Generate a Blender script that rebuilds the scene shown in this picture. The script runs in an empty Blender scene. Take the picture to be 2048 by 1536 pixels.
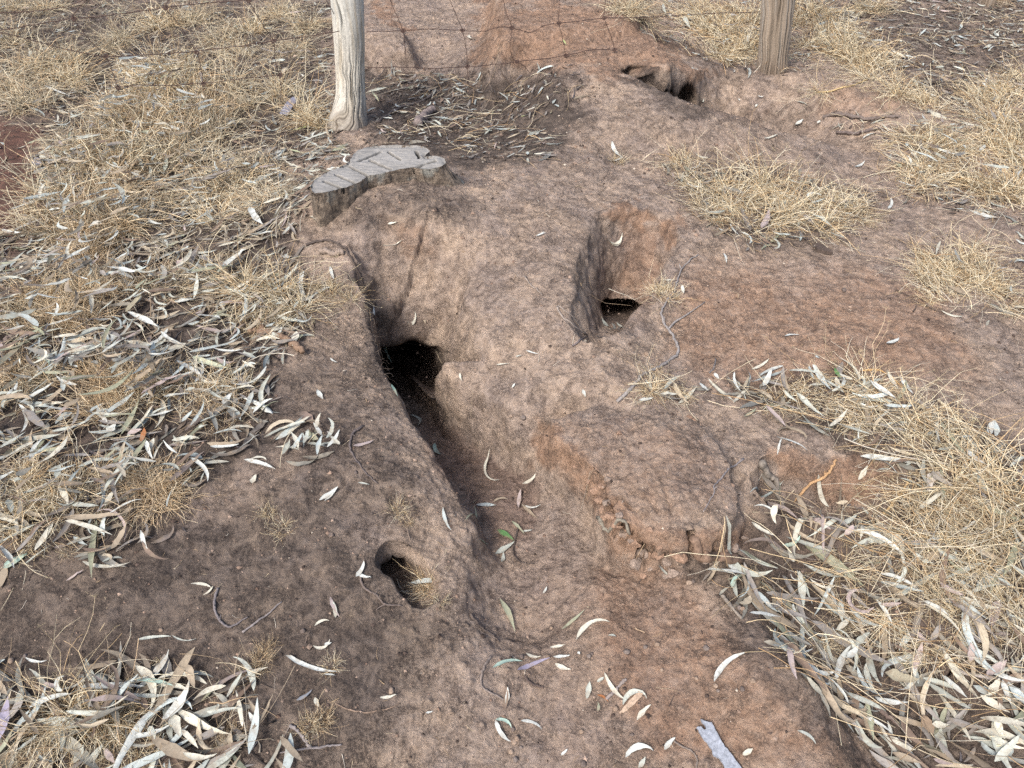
import bpy, bmesh, math, random
import numpy as np
from mathutils import Vector, Matrix

# ------------------------------------------------------------------ camera, sky, sun, exposure
SC = bpy.context.scene
COL = SC.collection
CAM_Z = 1.5
PITCH = 42.0
FPX = 1540.0
cd = bpy.data.cameras.new('camera')
cam = bpy.data.objects.new('camera', cd)
COL.objects.link(cam)
cam.location = (0, 0, CAM_Z)
cam.rotation_euler = (math.radians(90 - PITCH), 0, 0)
cd.sensor_width = 36.0
cd.lens = FPX / 2048 * 36.0
cd.clip_start = 0.01
cd.clip_end = 400
SC.camera = cam

SUN_EL, SUN_AZ = 48.0, 215.0      # azimuth measured clockwise from +Y
w = bpy.data.worlds.new('World')
SC.world = w
w.use_nodes = True
nt = w.node_tree
bg = nt.nodes['Background']
sky = nt.nodes.new('ShaderNodeTexSky')
sky.sky_type = 'NISHITA'
sky.sun_disc = False
sky.sun_elevation = math.radians(SUN_EL)
sky.sun_rotation = math.radians(SUN_AZ)
sky.air_density = 1.0
sky.dust_density = 4.0
sky.ozone_density = 1.0
nt.links.new(sky.outputs[0], bg.inputs[0])
bg.inputs[1].default_value = 0.12
sd = bpy.data.lights.new('sun', 'SUN')
sd.energy = 1.75
sd.angle = math.radians(18)
sd.color = (1.0, 0.965, 0.92)
sun = bpy.data.objects.new('sun', sd)
COL.objects.link(sun)
az, el = math.radians(SUN_AZ), math.radians(SUN_EL)
sdir = Vector((math.sin(az) * math.cos(el), math.cos(az) * math.cos(el), math.sin(el)))
sun.rotation_euler = sdir.to_track_quat('Z', 'Y').to_euler()
SC.view_settings.view_transform = 'Standard'
SC.view_settings.look = 'None'
SC.view_settings.gamma = 1
SC.view_settings.exposure = 0.95
SC.cycles.max_bounces = 6
SC.cycles.diffuse_bounces = 3
SC.cycles.use_denoising = False      # the fine soil and straw keep their grain
SC.cycles.sample_clamp_indirect = 2.0

# ------------------------------------------------------------------ pixel <-> world helpers (photograph is 2048 x 1536)
_p = math.radians(PITCH)
FWD = np.array([0, math.cos(_p), -math.sin(_p)])
UPV = np.array([0, math.sin(_p), math.cos(_p)])
RGT = np.array([1.0, 0, 0])
EYE = np.array([0, 0, CAM_Z])

def ray(px, py):
    px = np.asarray(px, float); py = np.asarray(py, float)
    return (FWD[None, :] + ((px - 1024) / FPX)[..., None] * RGT - ((py - 768) / FPX)[..., None] * UPV)

def at_z(px, py, z):
    """the point of the level z seen at a pixel of the photograph"""
    d = ray(np.atleast_1d(px), np.atleast_1d(py))
    t = (np.atleast_1d(z) - CAM_Z) / d[:, 2]
    return EYE + d * t[:, None]

def to_px(P):
    P = np.asarray(P, float)
    v = P - EYE
    dz = v @ FWD
    dz = np.where(np.abs(dz) < 1e-6, 1e-6, dz)
    x = 1024 + FPX * (v @ RGT) / dz
    y = 768 - FPX * (v @ UPV) / dz
    return np.where(dz > 0, x, -9999), np.where(dz > 0, y, -9999), dz

def in_poly(x, y, poly):
    inside = np.zeros(x.shape, bool)
    n = len(poly)
    for i in range(n):
        x0, y0 = poly[i]; x1, y1 = poly[(i + 1) % n]
        if y0 == y1: continue
        c = ((y0 > y) != (y1 > y)) & (x < (x1 - x0) * (y - y0) / (y1 - y0) + x0)
        inside ^= c
    return inside

def sdist(x, y, poly, closed=True):
    """distance to the outline of a polygon, negative inside"""
    d = np.full(x.shape, 1e9)
    n = len(poly)
    for i in range(n if closed else n - 1):
        ax, ay = poly[i]; bx, by = poly[(i + 1) % n]
        vx, vy = bx - ax, by - ay
        t = np.clip(((x - ax) * vx + (y - ay) * vy) / (vx * vx + vy * vy + 1e-12), 0, 1)
        d = np.minimum(d, np.hypot(x - ax - t * vx, y - ay - t * vy))
    if closed:
        d = np.where(in_poly(x, y, poly), -d, d)
    return d

def sstep(a, b, x):
    t = np.clip((x - a) / (b - a), 0, 1)
    return t * t * (3 - 2 * t)

# ------------------------------------------------------------------ noise
_rs = np.random.RandomState(7)
_PERM = np.concatenate([_rs.permutation(256)] * 3).astype(np.int32)
_G = _rs.normal(size=(256, 3)); _G /= np.linalg.norm(_G, axis=1)[:, None]
_G = _G.astype(np.float32)

def noise3(x, y, z):
    xi = np.floor(x).astype(np.int32); yi = np.floor(y).astype(np.int32); zi = np.floor(z).astype(np.int32)
    xf = (x - xi).astype(np.float32); yf = (y - yi).astype(np.float32); zf = (z - zi).astype(np.float32)
    u = xf * xf * xf * (xf * (xf * 6 - 15) + 10)
    v = yf * yf * yf * (yf * (yf * 6 - 15) + 10)
    ww = zf * zf * zf * (zf * (zf * 6 - 15) + 10)
    xi &= 255; yi &= 255; zi &= 255
    out = 0
    for dx in (0, 1):
        wx = u if dx else 1 - u
        for dy in (0, 1):
            wy = v if dy else 1 - v
            for dz in (0, 1):
                wz = ww if dz else 1 - ww
                h = _PERM[_PERM[_PERM[xi + dx] + yi + dy] + zi + dz]
                g = _G[h]
                out = out + wx * wy * wz * (g[:, 0] * (xf - dx) + g[:, 1] * (yf - dy) + g[:, 2] * (zf - dz))
    return out

def nz(P, scale, off=0.0):
    return noise3(P[:, 0] * scale + off, P[:, 1] * scale + off * 1.7, P[:, 2] * scale - off)

# ------------------------------------------------------------------ ground relief
# control points: pixel of the photograph and height of the ground there (m)
CTRL = [
 (0,1500,-.13),(250,1450,-.12),(500,1500,-.13),(800,1500,-.17),(1000,1500,-.21),(1250,1500,-.20),(1500,1500,-.17),(1700,1500,-.15),(1850,1480,-.19),(2040,1450,-.17),
 (0,1250,-.06),(250,1250,-.06),(500,1250,-.07),(720,1250,-.075),(900,1300,-.13),(1050,1330,-.175),(1250,1330,-.155),(1450,1300,-.12),(1560,1350,-.10),(1700,1330,-.16),(1900,1250,-.12),(2040,1200,-.10),
 (0,1050,0),(250,1050,-.01),(450,1050,-.02),(650,1080,-.02),(800,1080,-.045),(920,1120,-.10),(1020,1180,-.17),(1150,1180,-.14),(1270,1200,-.155),(1400,1190,-.14),(1550,1150,-.12),
 (0,850,.0),(200,850,.01),(400,850,.02),(560,850,.03),(680,880,.03),(790,900,.01),(870,1000,-.04),
 (600,720,.05),(700,760,.04),(500,600,.04),(600,560,.07),(690,620,.06),(300,600,.02),(100,600,.0),
 (650,450,.14),(640,400,.185),(750,400,.21),(880,400,.20),(800,460,.18),(560,380,.05),(400,400,.02),(200,350,.0),(0,350,-.02),
 (950,350,.14),(1050,320,.15),(1000,450,.15),(1100,450,.15),(1150,560,.12),(1050,600,.09),(980,560,.09),(920,640,.02),(900,540,.08),(900,720,-.04),
 (980,700,.02),(1080,700,.05),(1150,650,.10),(1180,740,.05),(1080,780,.01),(980,780,-.05),(1040,860,-.08),(1180,810,.01),
 (1150,900,-.13),(1200,1060,-.18),(1120,1050,-.18),(1300,900,.01),(1400,850,.0),(1350,750,.02),(1300,680,.04),
 (1220,380,.14),(1300,400,.13),(1400,450,.10),(1390,560,.07),(1500,480,.07),(1500,600,.05),(1600,700,.03),(1500,780,.0),(1500,900,-.01),
 (1650,880,-.02),(1600,800,-.01),(1750,800,.01),(1900,850,.0),(2040,900,-.02),(1850,720,.035),(1940,650,.02),(1800,600,.04),(1950,500,.05),(2040,550,.02),
 (1700,500,.06),(1600,400,.05),(1750,400,.03),(1900,420,.05),(2040,430,.03),(1950,380,.0),(1850,300,.02),
 (1250,300,.13),(1400,320,.11),(1550,320,.10),(1700,320,.06),(1300,250,.19),(1450,270,.16),(1600,280,.115),(1700,270,.05),
 (1200,200,.20),(1150,120,.25),(1100,180,.20),(1250,120,.22),(1330,130,.17),(1100,60,.27),(1200,40,.22),(1000,200,.07),(900,230,.03),(1050,250,.09),(1150,290,.15),(1000,280,.06),
 (700,150,.04),(780,180,.02),(850,120,.02),(900,50,.02),(780,60,.06),(700,40,.05),(600,100,.02),(400,60,.0),(200,50,.0),(0,60,.0),(550,250,.0),(400,200,.0),(690,262,.03),(760,250,.03),(850,270,.04),
 (1550,150,.06),(1450,130,.04),(1480,90,.03),(1420,60,.04),(1650,150,.06),(1780,190,.06),(1750,230,.03),(1850,200,.02),(1600,60,.03),(1800,60,.03),(2000,60,.03),(1950,200,.0),(1350,30,.08),
]

def _tps_setup():
    c = np.array(CTRL, float)
    W = at_z(c[:, 0], c[:, 1], c[:, 2])
    xy = list(W[:, :2]); h = list(c[:, 2])
    for gx in (-7, -4, 4, 7):
        for gy in (0, 3, 6): xy.append((gx, gy)); h.append(-.03)
    for gx in (-7, -4, -1.5, 1.5, 4, 7):
        for gy in (8, 11): xy.append((gx, gy)); h.append(.03)
    for gx in (-2.5, -1, 0, 1, 2.5):
        xy.append((gx, -.6)); h.append(-.17)
    for gx in (-1.6, 1.6): xy.append((gx, .45)); h.append(-.13)
    xy = np.array(xy, float); h = np.array(h, float)
    n = len(h)
    r = np.hypot(xy[:, None, 0] - xy[None, :, 0], xy[:, None, 1] - xy[None, :, 1])
    K = r * r * np.log(r + 1e-9) + np.eye(n) * 0.0015
    Pm = np.c_[np.ones(n), xy]
    A = np.block([[K, Pm], [Pm.T, np.zeros((3, 3))]])
    sol = np.linalg.solve(A, np.r_[h, 0, 0, 0])
    return xy, sol
_TXY, _TSOL = _tps_setup()

def macro(x, y):
    x = np.asarray(x, float); y = np.asarray(y, float)
    out = _TSOL[-3] + _TSOL[-2] * x + _TSOL[-1] * y
    for i in range(len(_TXY)):
        r2 = (x - _TXY[i, 0]) ** 2 + (y - _TXY[i, 1]) ** 2
        out = out + _TSOL[i] * 0.5 * r2 * np.log(r2 + 1e-12)
    far = sstep(5.5, 10, np.hypot(x, y - 2))
    return out * (1 - far) - 0.0 * far

def on_macro(px, py):
    z = np.zeros(len(np.atleast_1d(px)))
    for _ in range(12):
        P = at_z(px, py, z)
        z = 0.5 * z + 0.5 * macro(P[:, 0], P[:, 1])
    return at_z(px, py, z)

def axis(pts, steps):
    """non-uniform axis: positions where the spacing changes"""
    out = [pts[0]]
    while out[-1] < pts[-1]:
        out.append(out[-1] + np.interp(out[-1], pts, steps))
    return np.array(out)

GX = axis([-90, -12, -4.2, -2.0, -1.1, -.6, .7, 1.2, 2.0, 4.2, 12, 90], [9, 1.0, .022, .011, .006, .0036, .0036, .006, .011, .022, 1.0, 9])
GY = axis([-90, -3, .2, .5, 1.3, 1.9, 2.15, 2.5, 3.15, 3.7, 6.0, 9, 30, 120], [9, .5, .03, .0036, .0036, .0030, .0030, .0042, .0062, .0065, .014, .08, 1.5, 9])
NX, NY = len(GX), len(GY)
print('terrain grid', NX, NY, NX * NY)
X, Y = np.meshgrid(GX, GY)
X = X.ravel(); Y = Y.ravel()
Z = macro(X, Y)

def pit(stations, raise_=False, wk=1.0):
    """cuts (or raises) a run of ground towards given absolute heights along a centre line.
    station: (px, py, z, halfL, halfR, wallL, wallR); px, py is where the FLOOR point shows in the photograph"""
    global Z
    S = np.array(stations, float)
    C = at_z(S[:, 0], S[:, 1], S[:, 2])
    m = 0.7
    sel = np.where((X > C[:, 0].min() - m) & (X < C[:, 0].max() + m) & (Y > C[:, 1].min() - m) & (Y < C[:, 1].max() + m))[0]
    x, y = X[sel], Y[sel]
    wob = nz(np.c_[x, y, np.zeros(len(x))], 9, 3.3) * .024 + nz(np.c_[x, y, np.zeros(len(x))], 24, 8.3) * .007
    wob = wob * wk
    best = np.full(x.shape, 1e9); off = np.zeros(x.shape)
    par = np.zeros((len(x), 5))
    if len(S) == 1:
        best = np.hypot(x - C[0, 0], y - C[0, 1]); off = np.sign(x - C[0, 0]); par[:] = S[0, 2:7]
    seg = []
    for i in range(len(S) - 1):
        ax, ay = C[i, :2]; bx, by = C[i + 1, :2]
        vx, vy = bx - ax, by - ay
        L2 = vx * vx + vy * vy
        t = np.clip(((x - ax) * vx + (y - ay) * vy) / L2, 0, 1)
        dx, dy = x - ax - t * vx, y - ay - t * vy
        d = np.hypot(dx, dy)
        side = (vx * dy - vy * dx) / math.sqrt(L2)      # >0: left of travel direction
        seg.append((d, sstep(-.02, .02, side), S[i, 2:7] + t[:, None] * (S[i + 1, 2:7] - S[i, 2:7])))
    best = np.min([q[0] for q in seg], 0)
    # travelling towards the camera, left of travel is the right hand side of the picture
    ws = 0; par = 0; right = 0
    for d, r_, p_ in seg:
        w_ = np.exp(-(d - best) / .022)
        ws = ws + w_; par = par + w_[:, None] * p_; right = right + w_ * r_
    par = par / ws[:, None]; right = right / ws
    half = par[:, 1] * (1 - right) + par[:, 2] * right
    wall = par[:, 3] * (1 - right) + par[:, 4] * right
    f = 1 - sstep(0, 1, (best + wob - half) / wall)
    zt = par[:, 0]
    Z[sel] = np.where(f > 0, (np.maximum if raise_ else np.minimum)(Z[sel], Z[sel] * (1 - f) + zt * f), Z[sel])

def plateau(poly, z, wall, wob_amp=.012, plane=False):
    """raises the ground inside an outline (pixels at level z) to that level, with a steep edge"""
    global Z
    P = at_z([p[0] for p in poly], [p[1] for p in poly], [p[2] if len(p) > 2 else z for p in poly])
    pl = [(a[0], a[1]) for a in P]
    m = .3
    sel = np.where((X > P[:, 0].min() - m) & (X < P[:, 0].max() + m) & (Y > P[:, 1].min() - m) & (Y < P[:, 1].max() + m))[0]
    x, y = X[sel], Y[sel]
    q = np.c_[x, y, np.zeros(len(x))]
    wob = nz(q, 9, 1.3) * wob_amp * 2.4 + nz(q, 30, 5.3) * wob_amp * .5
    sdv = sdist(x, y, pl) + wob
    f = 1 - sstep(-wall, wall * .3, sdv)
    if plane:
        A = np.c_[P[:, :2], np.ones(len(P))]
        co = np.linalg.lstsq(A, P[:, 2], rcond=None)[0]
        z = co[0] * x + co[1] * y + co[2]
    zz = z + nz(q, 6, 2.2) * .012 + .028 * sstep(0, -.14, sdv)
    Z[sel] = np.maximum(Z[sel], Z[sel] * (1 - f) + zz * f)

# the main trench, from its head under the bank to its mouth near the camera
pit([(772,560,.06,.01,.01,.15,.16),(780,610,-.04,.015,.02,.09,.24),(790,680,-.18,.03,.04,.04,.30),(805,765,-.36,.06,.06,.04,.25),(830,830,-.39,.085,.08,.04,.16),(880,875,-.31,.105,.08,.05,.09),
     (940,935,-.265,.115,.085,.05,.05),(1000,1000,-.235,.11,.095,.05,.04),(1030,1060,-.22,.075,.06,.07,.05),(1045,1140,-.21,.035,.03,.10,.14),(1060,1230,-.20,.02,.02,.14,.16)])
# second burrow, right of the middle
pit([(1285,545,-.03,.06,.06,.11,.07),(1264,590,-.10,.055,.06,.13,.06),(1244,645,-.12,.045,.05,.13,.05),(1208,690,-.01,.03,.02,.10,.05)], wk=.5)
# basin by the right hand fence post
pit([(1262,222,.00,.02,.10,.03,.04),(1320,262,-.08,.06,.20,.05,.05),(1370,295,-.14,.13,.30,.10,.06),(1470,305,-.17,.18,.36,.34,.07),(1590,305,-.14,.16,.36,.34,.07),(1700,290,-.06,.06,.20,.25,.12),(1800,270,.0,.03,.01,.1,.1)][::-1])
# small burrow low on the left
pit([(800,1176,-.165,.026,.026,.020,.03),(822,1184,-.15,.028,.022,.022,.03),(846,1190,-.12,.018,.015,.03,.04)], wk=.5)
# leaf filled hollow right of the broken slab
pit([(1570,1020,-.13,.05,.05,.035,.05),(1640,1030,-.13,.05,.05,.03,.05),(1720,1040,-.12,.05,.05,.035,.06),(1800,1050,-.09,.03,.03,.05,.06)])
# hollows in the right hand litter gully
pit([(1600,1180,-.17,.08,.08,.15,.1),(1720,1330,-.22,.08,.07,.15,.12),(1820,1500,-.26,.08,.06,.15,.15)])
# rounded lobe of soil on the right of the trench
plateau([(846,748,-.11),(890,778,-.085),(940,800,-.07),(998,836,-.065),(1064,862,-.07),(1092,832,-.04),(1090,795,-.005),(1050,745,.01),(980,712,-.01),(895,715,-.06)], 0, .035, .007, True)
# broken slab
plateau([(1076,834,.0),(1096,880,.005),(1140,925,.01),(1185,965,.01),(1195,1010,.01),(1235,1050,.01),(1295,1082,.01),(1370,1095,.01),(1470,1078,.01),(1497,1035,.01),(1500,990,.01),(1470,900,.02),(1400,830,.02),(1250,790,.02)], .012, .026, .009)
# orange bank and small bank in the distance
plateau([(975,-60),(965,10),(962,70),(975,118),(1010,112),(1080,92),(1150,85),(1210,80),(1300,60),(1300,-100)], .27, .12, .010)
plateau([(700,-20),(720,20),(770,30),(815,50),(842,90),(835,108),(800,112),(745,108),(700,90),(660,40)], .12, .06, .02)
plateau([(1290,20),(1320,80),(1355,125),(1350,142),(1300,148),(1262,135),(1200,150),(1150,100),(1200,40)], .215, .04, .015)

P3 = np.c_[X, Y, Z]

def grid_normals(P):
    G = P.reshape(NY, NX, 3)
    du = np.gradient(G, axis=1); dv = np.gradient(G, axis=0)
    n = np.cross(du.reshape(-1, 3), dv.reshape(-1, 3))
    return n / (np.linalg.norm(n, axis=1)[:, None] + 1e-12)

def tunnel(px, py, R, L, d, z=None):
    """pushes the ground under the pixel deep into the earth, as an animal dug it"""
    global P3
    if z is not None:
        q = at_z(px, py, z)[0]
        c = P3[np.argmin(np.linalg.norm(P3 - q, axis=1))]
    else:
        vx, vy, dep = to_px(P3)
        near = np.where((np.abs(vx - px) < 14) & (np.abs(vy - py) < 14) & (P3[:, 1] < 9) & (dep > 0))[0]
        dd = np.linalg.norm(P3[near] - EYE, axis=1)
        front = near[dd < dd.min() + .06]
        c = P3[front[np.argmin(np.hypot(vx[front] - px, vy[front] - py))]]
    r = np.linalg.norm(P3 - c, axis=1)
    k = np.where(r < R)[0]
    d = np.array(d, float); d /= np.linalg.norm(d)
    q = P3[k]
    rr = r[k] / R + nz(q, 11, 6.6) * .15
    g = 1 - sstep(.4, 1, rr)
    P3[k] += d[None, :] * (L * g)[:, None]

# general roughness of the soil, along the normals, stronger where the soil was dug
core = np.where((np.abs(X) < 5) & (Y > .3) & (Y < 8))[0]
N = grid_normals(P3)
Q = P3[core]
steep = 1 - sstep(.6, .95, N[core, 2])
pxv, pyv, _ = to_px(Q)
amp = .010 * nz(Q, 5, .5) * 2 + .006 * nz(Q, 13, 4.5) * 1.6
amp += (.0040 * nz(Q, 34, 7.7) * 1.6) + steep * (.008 * nz(Q, 17, 51.7) + .003 * nz(Q, 42, 57.7)) * 1.6
st = Q.copy(); st[:, 0] *= .8; st[:, 1] *= 2.6; st[:, 2] *= 2.6
wv = nz(Q, 4, 11.1) * 1.2
rid = 1 - np.abs(noise3(st[:, 0] * 26 + wv, st[:, 1] * 26 + wv * 2, st[:, 2] * 26)) * 3.2
flat = 1 - .85 * steep
amp += .0016 * rid * .6 * flat
amp += .0025 * nz(Q, 85, 17.7) * 1.6 * flat
n4 = nz(Q, 170, 27.7); amp += .0016 * n4 * 1.6 * flat
# crumbs: sparse sharp lumps
lump = nz(Q, 60, 37.7)
amp += .011 * np.clip(lump - .17, 0, 1) * 2 * flat
# drying cracks and the print pressed into the slab
CRK = [([(1203,955),(1208,990),(1222,1005),(1225,1028)],4,.012),([(1222,1005),(1240,995),(1262,1015),(1285,1035)],3,.010),([(1200,1008),(1225,1030),(1250,1055),(1275,1085),(1300,1110)],5,.014),([(1378,1062),(1388,1092),(1376,1130)],5,.014),
 ([(1435,1078),(1420,1112)],4,.010),([(1120,905),(1140,930),(1170,945)],3,.006),
 ([(1330,985),(1345,1020),(1375,1045),(1410,1032)],5,.007),([(1260,985),(1300,1000),(1320,1030)],3,.005),([(1230,470),(1235,540),(1215,600)],2,.003),([(1262,480),(1250,560),(1240,600)],2,.003)]
for pl, wpx, dpt in CRK:
    jx = pxv + nz(Q, 60, 2.2) * 9; jy = pyv + nz(Q, 60, 7.2) * 9
    near = np.where((jx > min(p[0] for p in pl) - 30) & (jx < max(p[0] for p in pl) + 30) & (jy > min(p[1] for p in pl) - 30) & (jy < max(p[1] for p in pl) + 30))[0]
    dc_ = sdist(jx[near], jy[near], pl, closed=False)
    amp[near] -= dpt * (1 - sstep(wpx * .4, wpx * 1.3, dc_))
P3[core] += N[core] * amp[:, None]
ZS = P3[:, 2].copy()          # heights used for laying litter

tunnel(826, 822, .25, .8, (-.30, .9, -.38), -.39)
tunnel(1247, 634, .090, .6, (.05, .9, -.45), -.12)
tunnel(1282, 196, .14, .4, (-.8, .6, -.15), .06)
tunnel(1335, 228, .11, .3, (-.5, .8, -.1), .0)
tunnel(1385, 225, .08, .2, (-.2, .9, -.1), .0)
tunnel(797, 1166, .075, .30, (-.55, .8, -.35), -.16)
tunnel(1292, 1112, .030, .12, (.2, 1, -.1))
tunnel(1240, 1075, .025, .06, (.6, 1, -.1))
tunnel(1384, 1070, .012, .06, (.1, .8, -.6))
for a_ in (1340, 1385, 1430, 1470):
    tunnel(a_, 1122, .026, .022, (.0, 1, -.15))

def bil(A, x, y):
    ix = np.clip(np.searchsorted(GX, x) - 1, 0, NX - 2); iy = np.clip(np.searchsorted(GY, y) - 1, 0, NY - 2)
    tx = np.clip((x - GX[ix]) / (GX[ix + 1] - GX[ix]), 0, 1); ty = np.clip((y - GY[iy]) / (GY[iy + 1] - GY[iy]), 0, 1)
    A = A.reshape(NY, NX)
    return (A[iy, ix] * (1 - tx) + A[iy, ix + 1] * tx) * (1 - ty) + (A[iy + 1, ix] * (1 - tx) + A[iy + 1, ix + 1] * tx) * ty

def H(x, y):
    return bil(ZS, np.asarray(x, float), np.asarray(y, float))

def blur(A, r):
    A = A.reshape(NY, NX).copy()
    for axn in (0, 1):
        c = np.cumsum(np.insert(np.take(A, [0] * (r + 1), axis=axn), 0, 0, axis=axn) if False else A, axis=axn)
        B = A.copy()
        if axn == 0:
            B[r:-r - 1] = (c[2 * r + 1:] - c[:-2 * r - 1]) / (2 * r + 1)
        else:
            B[:, r:-r - 1] = (c[:, 2 * r + 1:] - c[:, :-2 * r - 1]) / (2 * r + 1)
        A = B
    return A.ravel()
ZB = np.maximum(blur(ZS, 4), ZS * .5 + blur(ZS, 4) * .5)
def HB(x, y):
    return bil(ZB, np.asarray(x, float), np.asarray(y, float))

# ------------------------------------------------------------------ materials
def mat(name):
    m = bpy.data.materials.new(name); m.use_nodes = True
    t = m.node_tree
    b = t.nodes['Principled BSDF']
    return m, t, b

def N_(t, typ, **kw):
    n = t.nodes.new(typ)
    for k, v in kw.items():
        if k in n.inputs: n.inputs[k].default_value = v
        else: setattr(n, k, v)
    return n

def ramp(t, fac, stops):
    r = t.nodes.new('ShaderNodeValToRGB')
    e = r.color_ramp.elements
    while len(e) > 1: e.remove(e[-1])
    e[0].position, e[0].color = stops[0][0], (*stops[0][1], 1)
    for p, c in stops[1:]:
        x = e.new(p); x.color = (*c, 1)
    t.links.new(fac, r.inputs[0])
    return r.outputs[0]

def gray(v): return (v, v, v)

def mixc(t, fac, a, b, mode='MIX'):
    n = t.nodes.new('ShaderNodeMix'); n.data_type = 'RGBA'; n.blend_type = mode
    for i, v in ((0, fac), (6, a), (7, b)):
        if hasattr(v, 'is_linked') or isinstance(v, bpy.types.NodeSocket): t.links.new(v, n.inputs[i])
        elif i == 0: n.inputs[0].default_value = v
        else: n.inputs[i].default_value = (*v, 1)
    return n.outputs[2]

def math_(t, op, a, b=None, c=None, clamp=False):
    n = t.nodes.new('ShaderNodeMath'); n.operation = op; n.use_clamp = clamp
    for i, v in enumerate((a, b, c)):
        if v is None: continue
        if isinstance(v, bpy.types.NodeSocket): t.links.new(v, n.inputs[i])
        else: n.inputs[i].default_value = v
    return n.outputs[0]

def noise(t, co, scale, detail=4, rough=.6, dist=0):
    n = N_(t, 'ShaderNodeTexNoise', Scale=scale, Detail=detail, Roughness=rough, Distortion=dist)
    t.links.new(co, n.inputs['Vector'])
    return n.outputs[0]

def soil_material():
    m, t, b = mat('soil')
    tc = t.nodes.new('ShaderNodeTexCoord'); co = tc.outputs['Object']
    at = N_(t, 'ShaderNodeAttribute', attribute_name='soil')
    sep = t.nodes.new('ShaderNodeSeparateColor'); t.links.new(at.outputs['Color'], sep.inputs[0])
    orange, dark, red = sep.outputs[0], sep.outputs[1], sep.outputs[2]
    n1 = noise(t, co, 7, 6, .65)
    n2 = noise(t, co, 38, 8, .72, .4)
    n3 = noise(t, co, 165, 6, .78)
    n4 = noise(t, co, 420, 3, .7)
    base = ramp(t, n2, [(.28, (.18, .138, .110)), (.41, (.34, .266, .212)), (.54, (.45, .358, .288)), (.75, (.54, .44, .36))])
    lite = ramp(t, n1, [(.35, (.80, .80, .84)), (.65, (1.12, 1.08, 1.02))])
    base = mixc(t, 1.0, base, lite, 'MULTIPLY')
    org = ramp(t, n2, [(.28, (.23, .145, .100)), (.5, (.37, .24, .165)), (.72, (.47, .325, .235))])
    of = math_(t, 'ADD', math_(t, 'MULTIPLY_ADD', n1, 1.2, -.6), math_(t, 'MULTIPLY_ADD', noise(t, co, 48, 5, .7), 1.6, -.8))
    of = math_(t, 'ADD', of, orange, clamp=True)
    of = math_(t, 'MULTIPLY', of, math_(t, 'MULTIPLY', orange, 1.6, clamp=True))
    c = mixc(t, of, base, org)
    redc = ramp(t, n2, [(.3, (.095, .052, .041)), (.7, (.21, .115, .088))])
    c = mixc(t, red, c, redc)
    # dark crumbs of charcoal, droppings and humus in a mottled cover
    crumb = ramp(t, n3, [(.45, gray(0)), (.505, gray(1))])
    crumb2 = ramp(t, n4, [(.50, gray(0)), (.56, gray(1))])
    n2b = noise(t, co, 17, 8, .74, .8)
    patch = ramp(t, n2b, [(.45, gray(0)), (.57, gray(1))])
    cf = math_(t, 'MULTIPLY', crumb, patch)
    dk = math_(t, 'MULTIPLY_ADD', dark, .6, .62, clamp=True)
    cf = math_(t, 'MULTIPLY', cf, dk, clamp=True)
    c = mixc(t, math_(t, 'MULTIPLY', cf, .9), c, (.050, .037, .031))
    dn = math_(t, 'MULTIPLY', dark, math_(t, 'MULTIPLY_ADD', n2b, 1.4, .22, clamp=True), clamp=True)  # dark soil, with the shade under litter and in the holes painted in
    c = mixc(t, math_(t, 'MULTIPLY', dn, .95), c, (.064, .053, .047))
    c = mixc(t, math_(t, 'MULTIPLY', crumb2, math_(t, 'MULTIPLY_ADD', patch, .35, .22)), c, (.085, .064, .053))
    # pale grains
    gr = N_(t, 'ShaderNodeTexVoronoi', Scale=240); t.links.new(co, gr.inputs['Vector'])
    gf = ramp(t, gr.outputs['Distance'], [(.0, gray(1)), (.22, gray(0))])
    gs = ramp(t, gr.outputs['Color'], [(.86, gray(0)), (.9, gray(1))])
    c = mixc(t, math_(t, 'MULTIPLY', math_(t, 'MULTIPLY', gf, gs), .45), c, (.48, .36, .28))
    fine = ramp(t, n4, [(.3, gray(.68)), (.7, gray(1.25))])
    c = mixc(t, 1.0, c, fine, 'MULTIPLY')
    t.links.new(c, b.inputs['Base Color'])
    b.inputs['Roughness'].default_value = .95
    b.inputs['Specular IOR Level'].default_value = .15
    h = math_(t, 'MULTIPLY', n2, .011)
    h = math_(t, 'ADD', h, math_(t, 'MULTIPLY', n3, .0082))
    h = math_(t, 'ADD', h, math_(t, 'MULTIPLY', n4, .0026))
    bp = N_(t, 'ShaderNodeBump', Strength=.9, Distance=1.0)
    t.links.new(h, bp.inputs['Height']); t.links.new(bp.outputs[0], b.inputs['Normal'])
    return m

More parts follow.
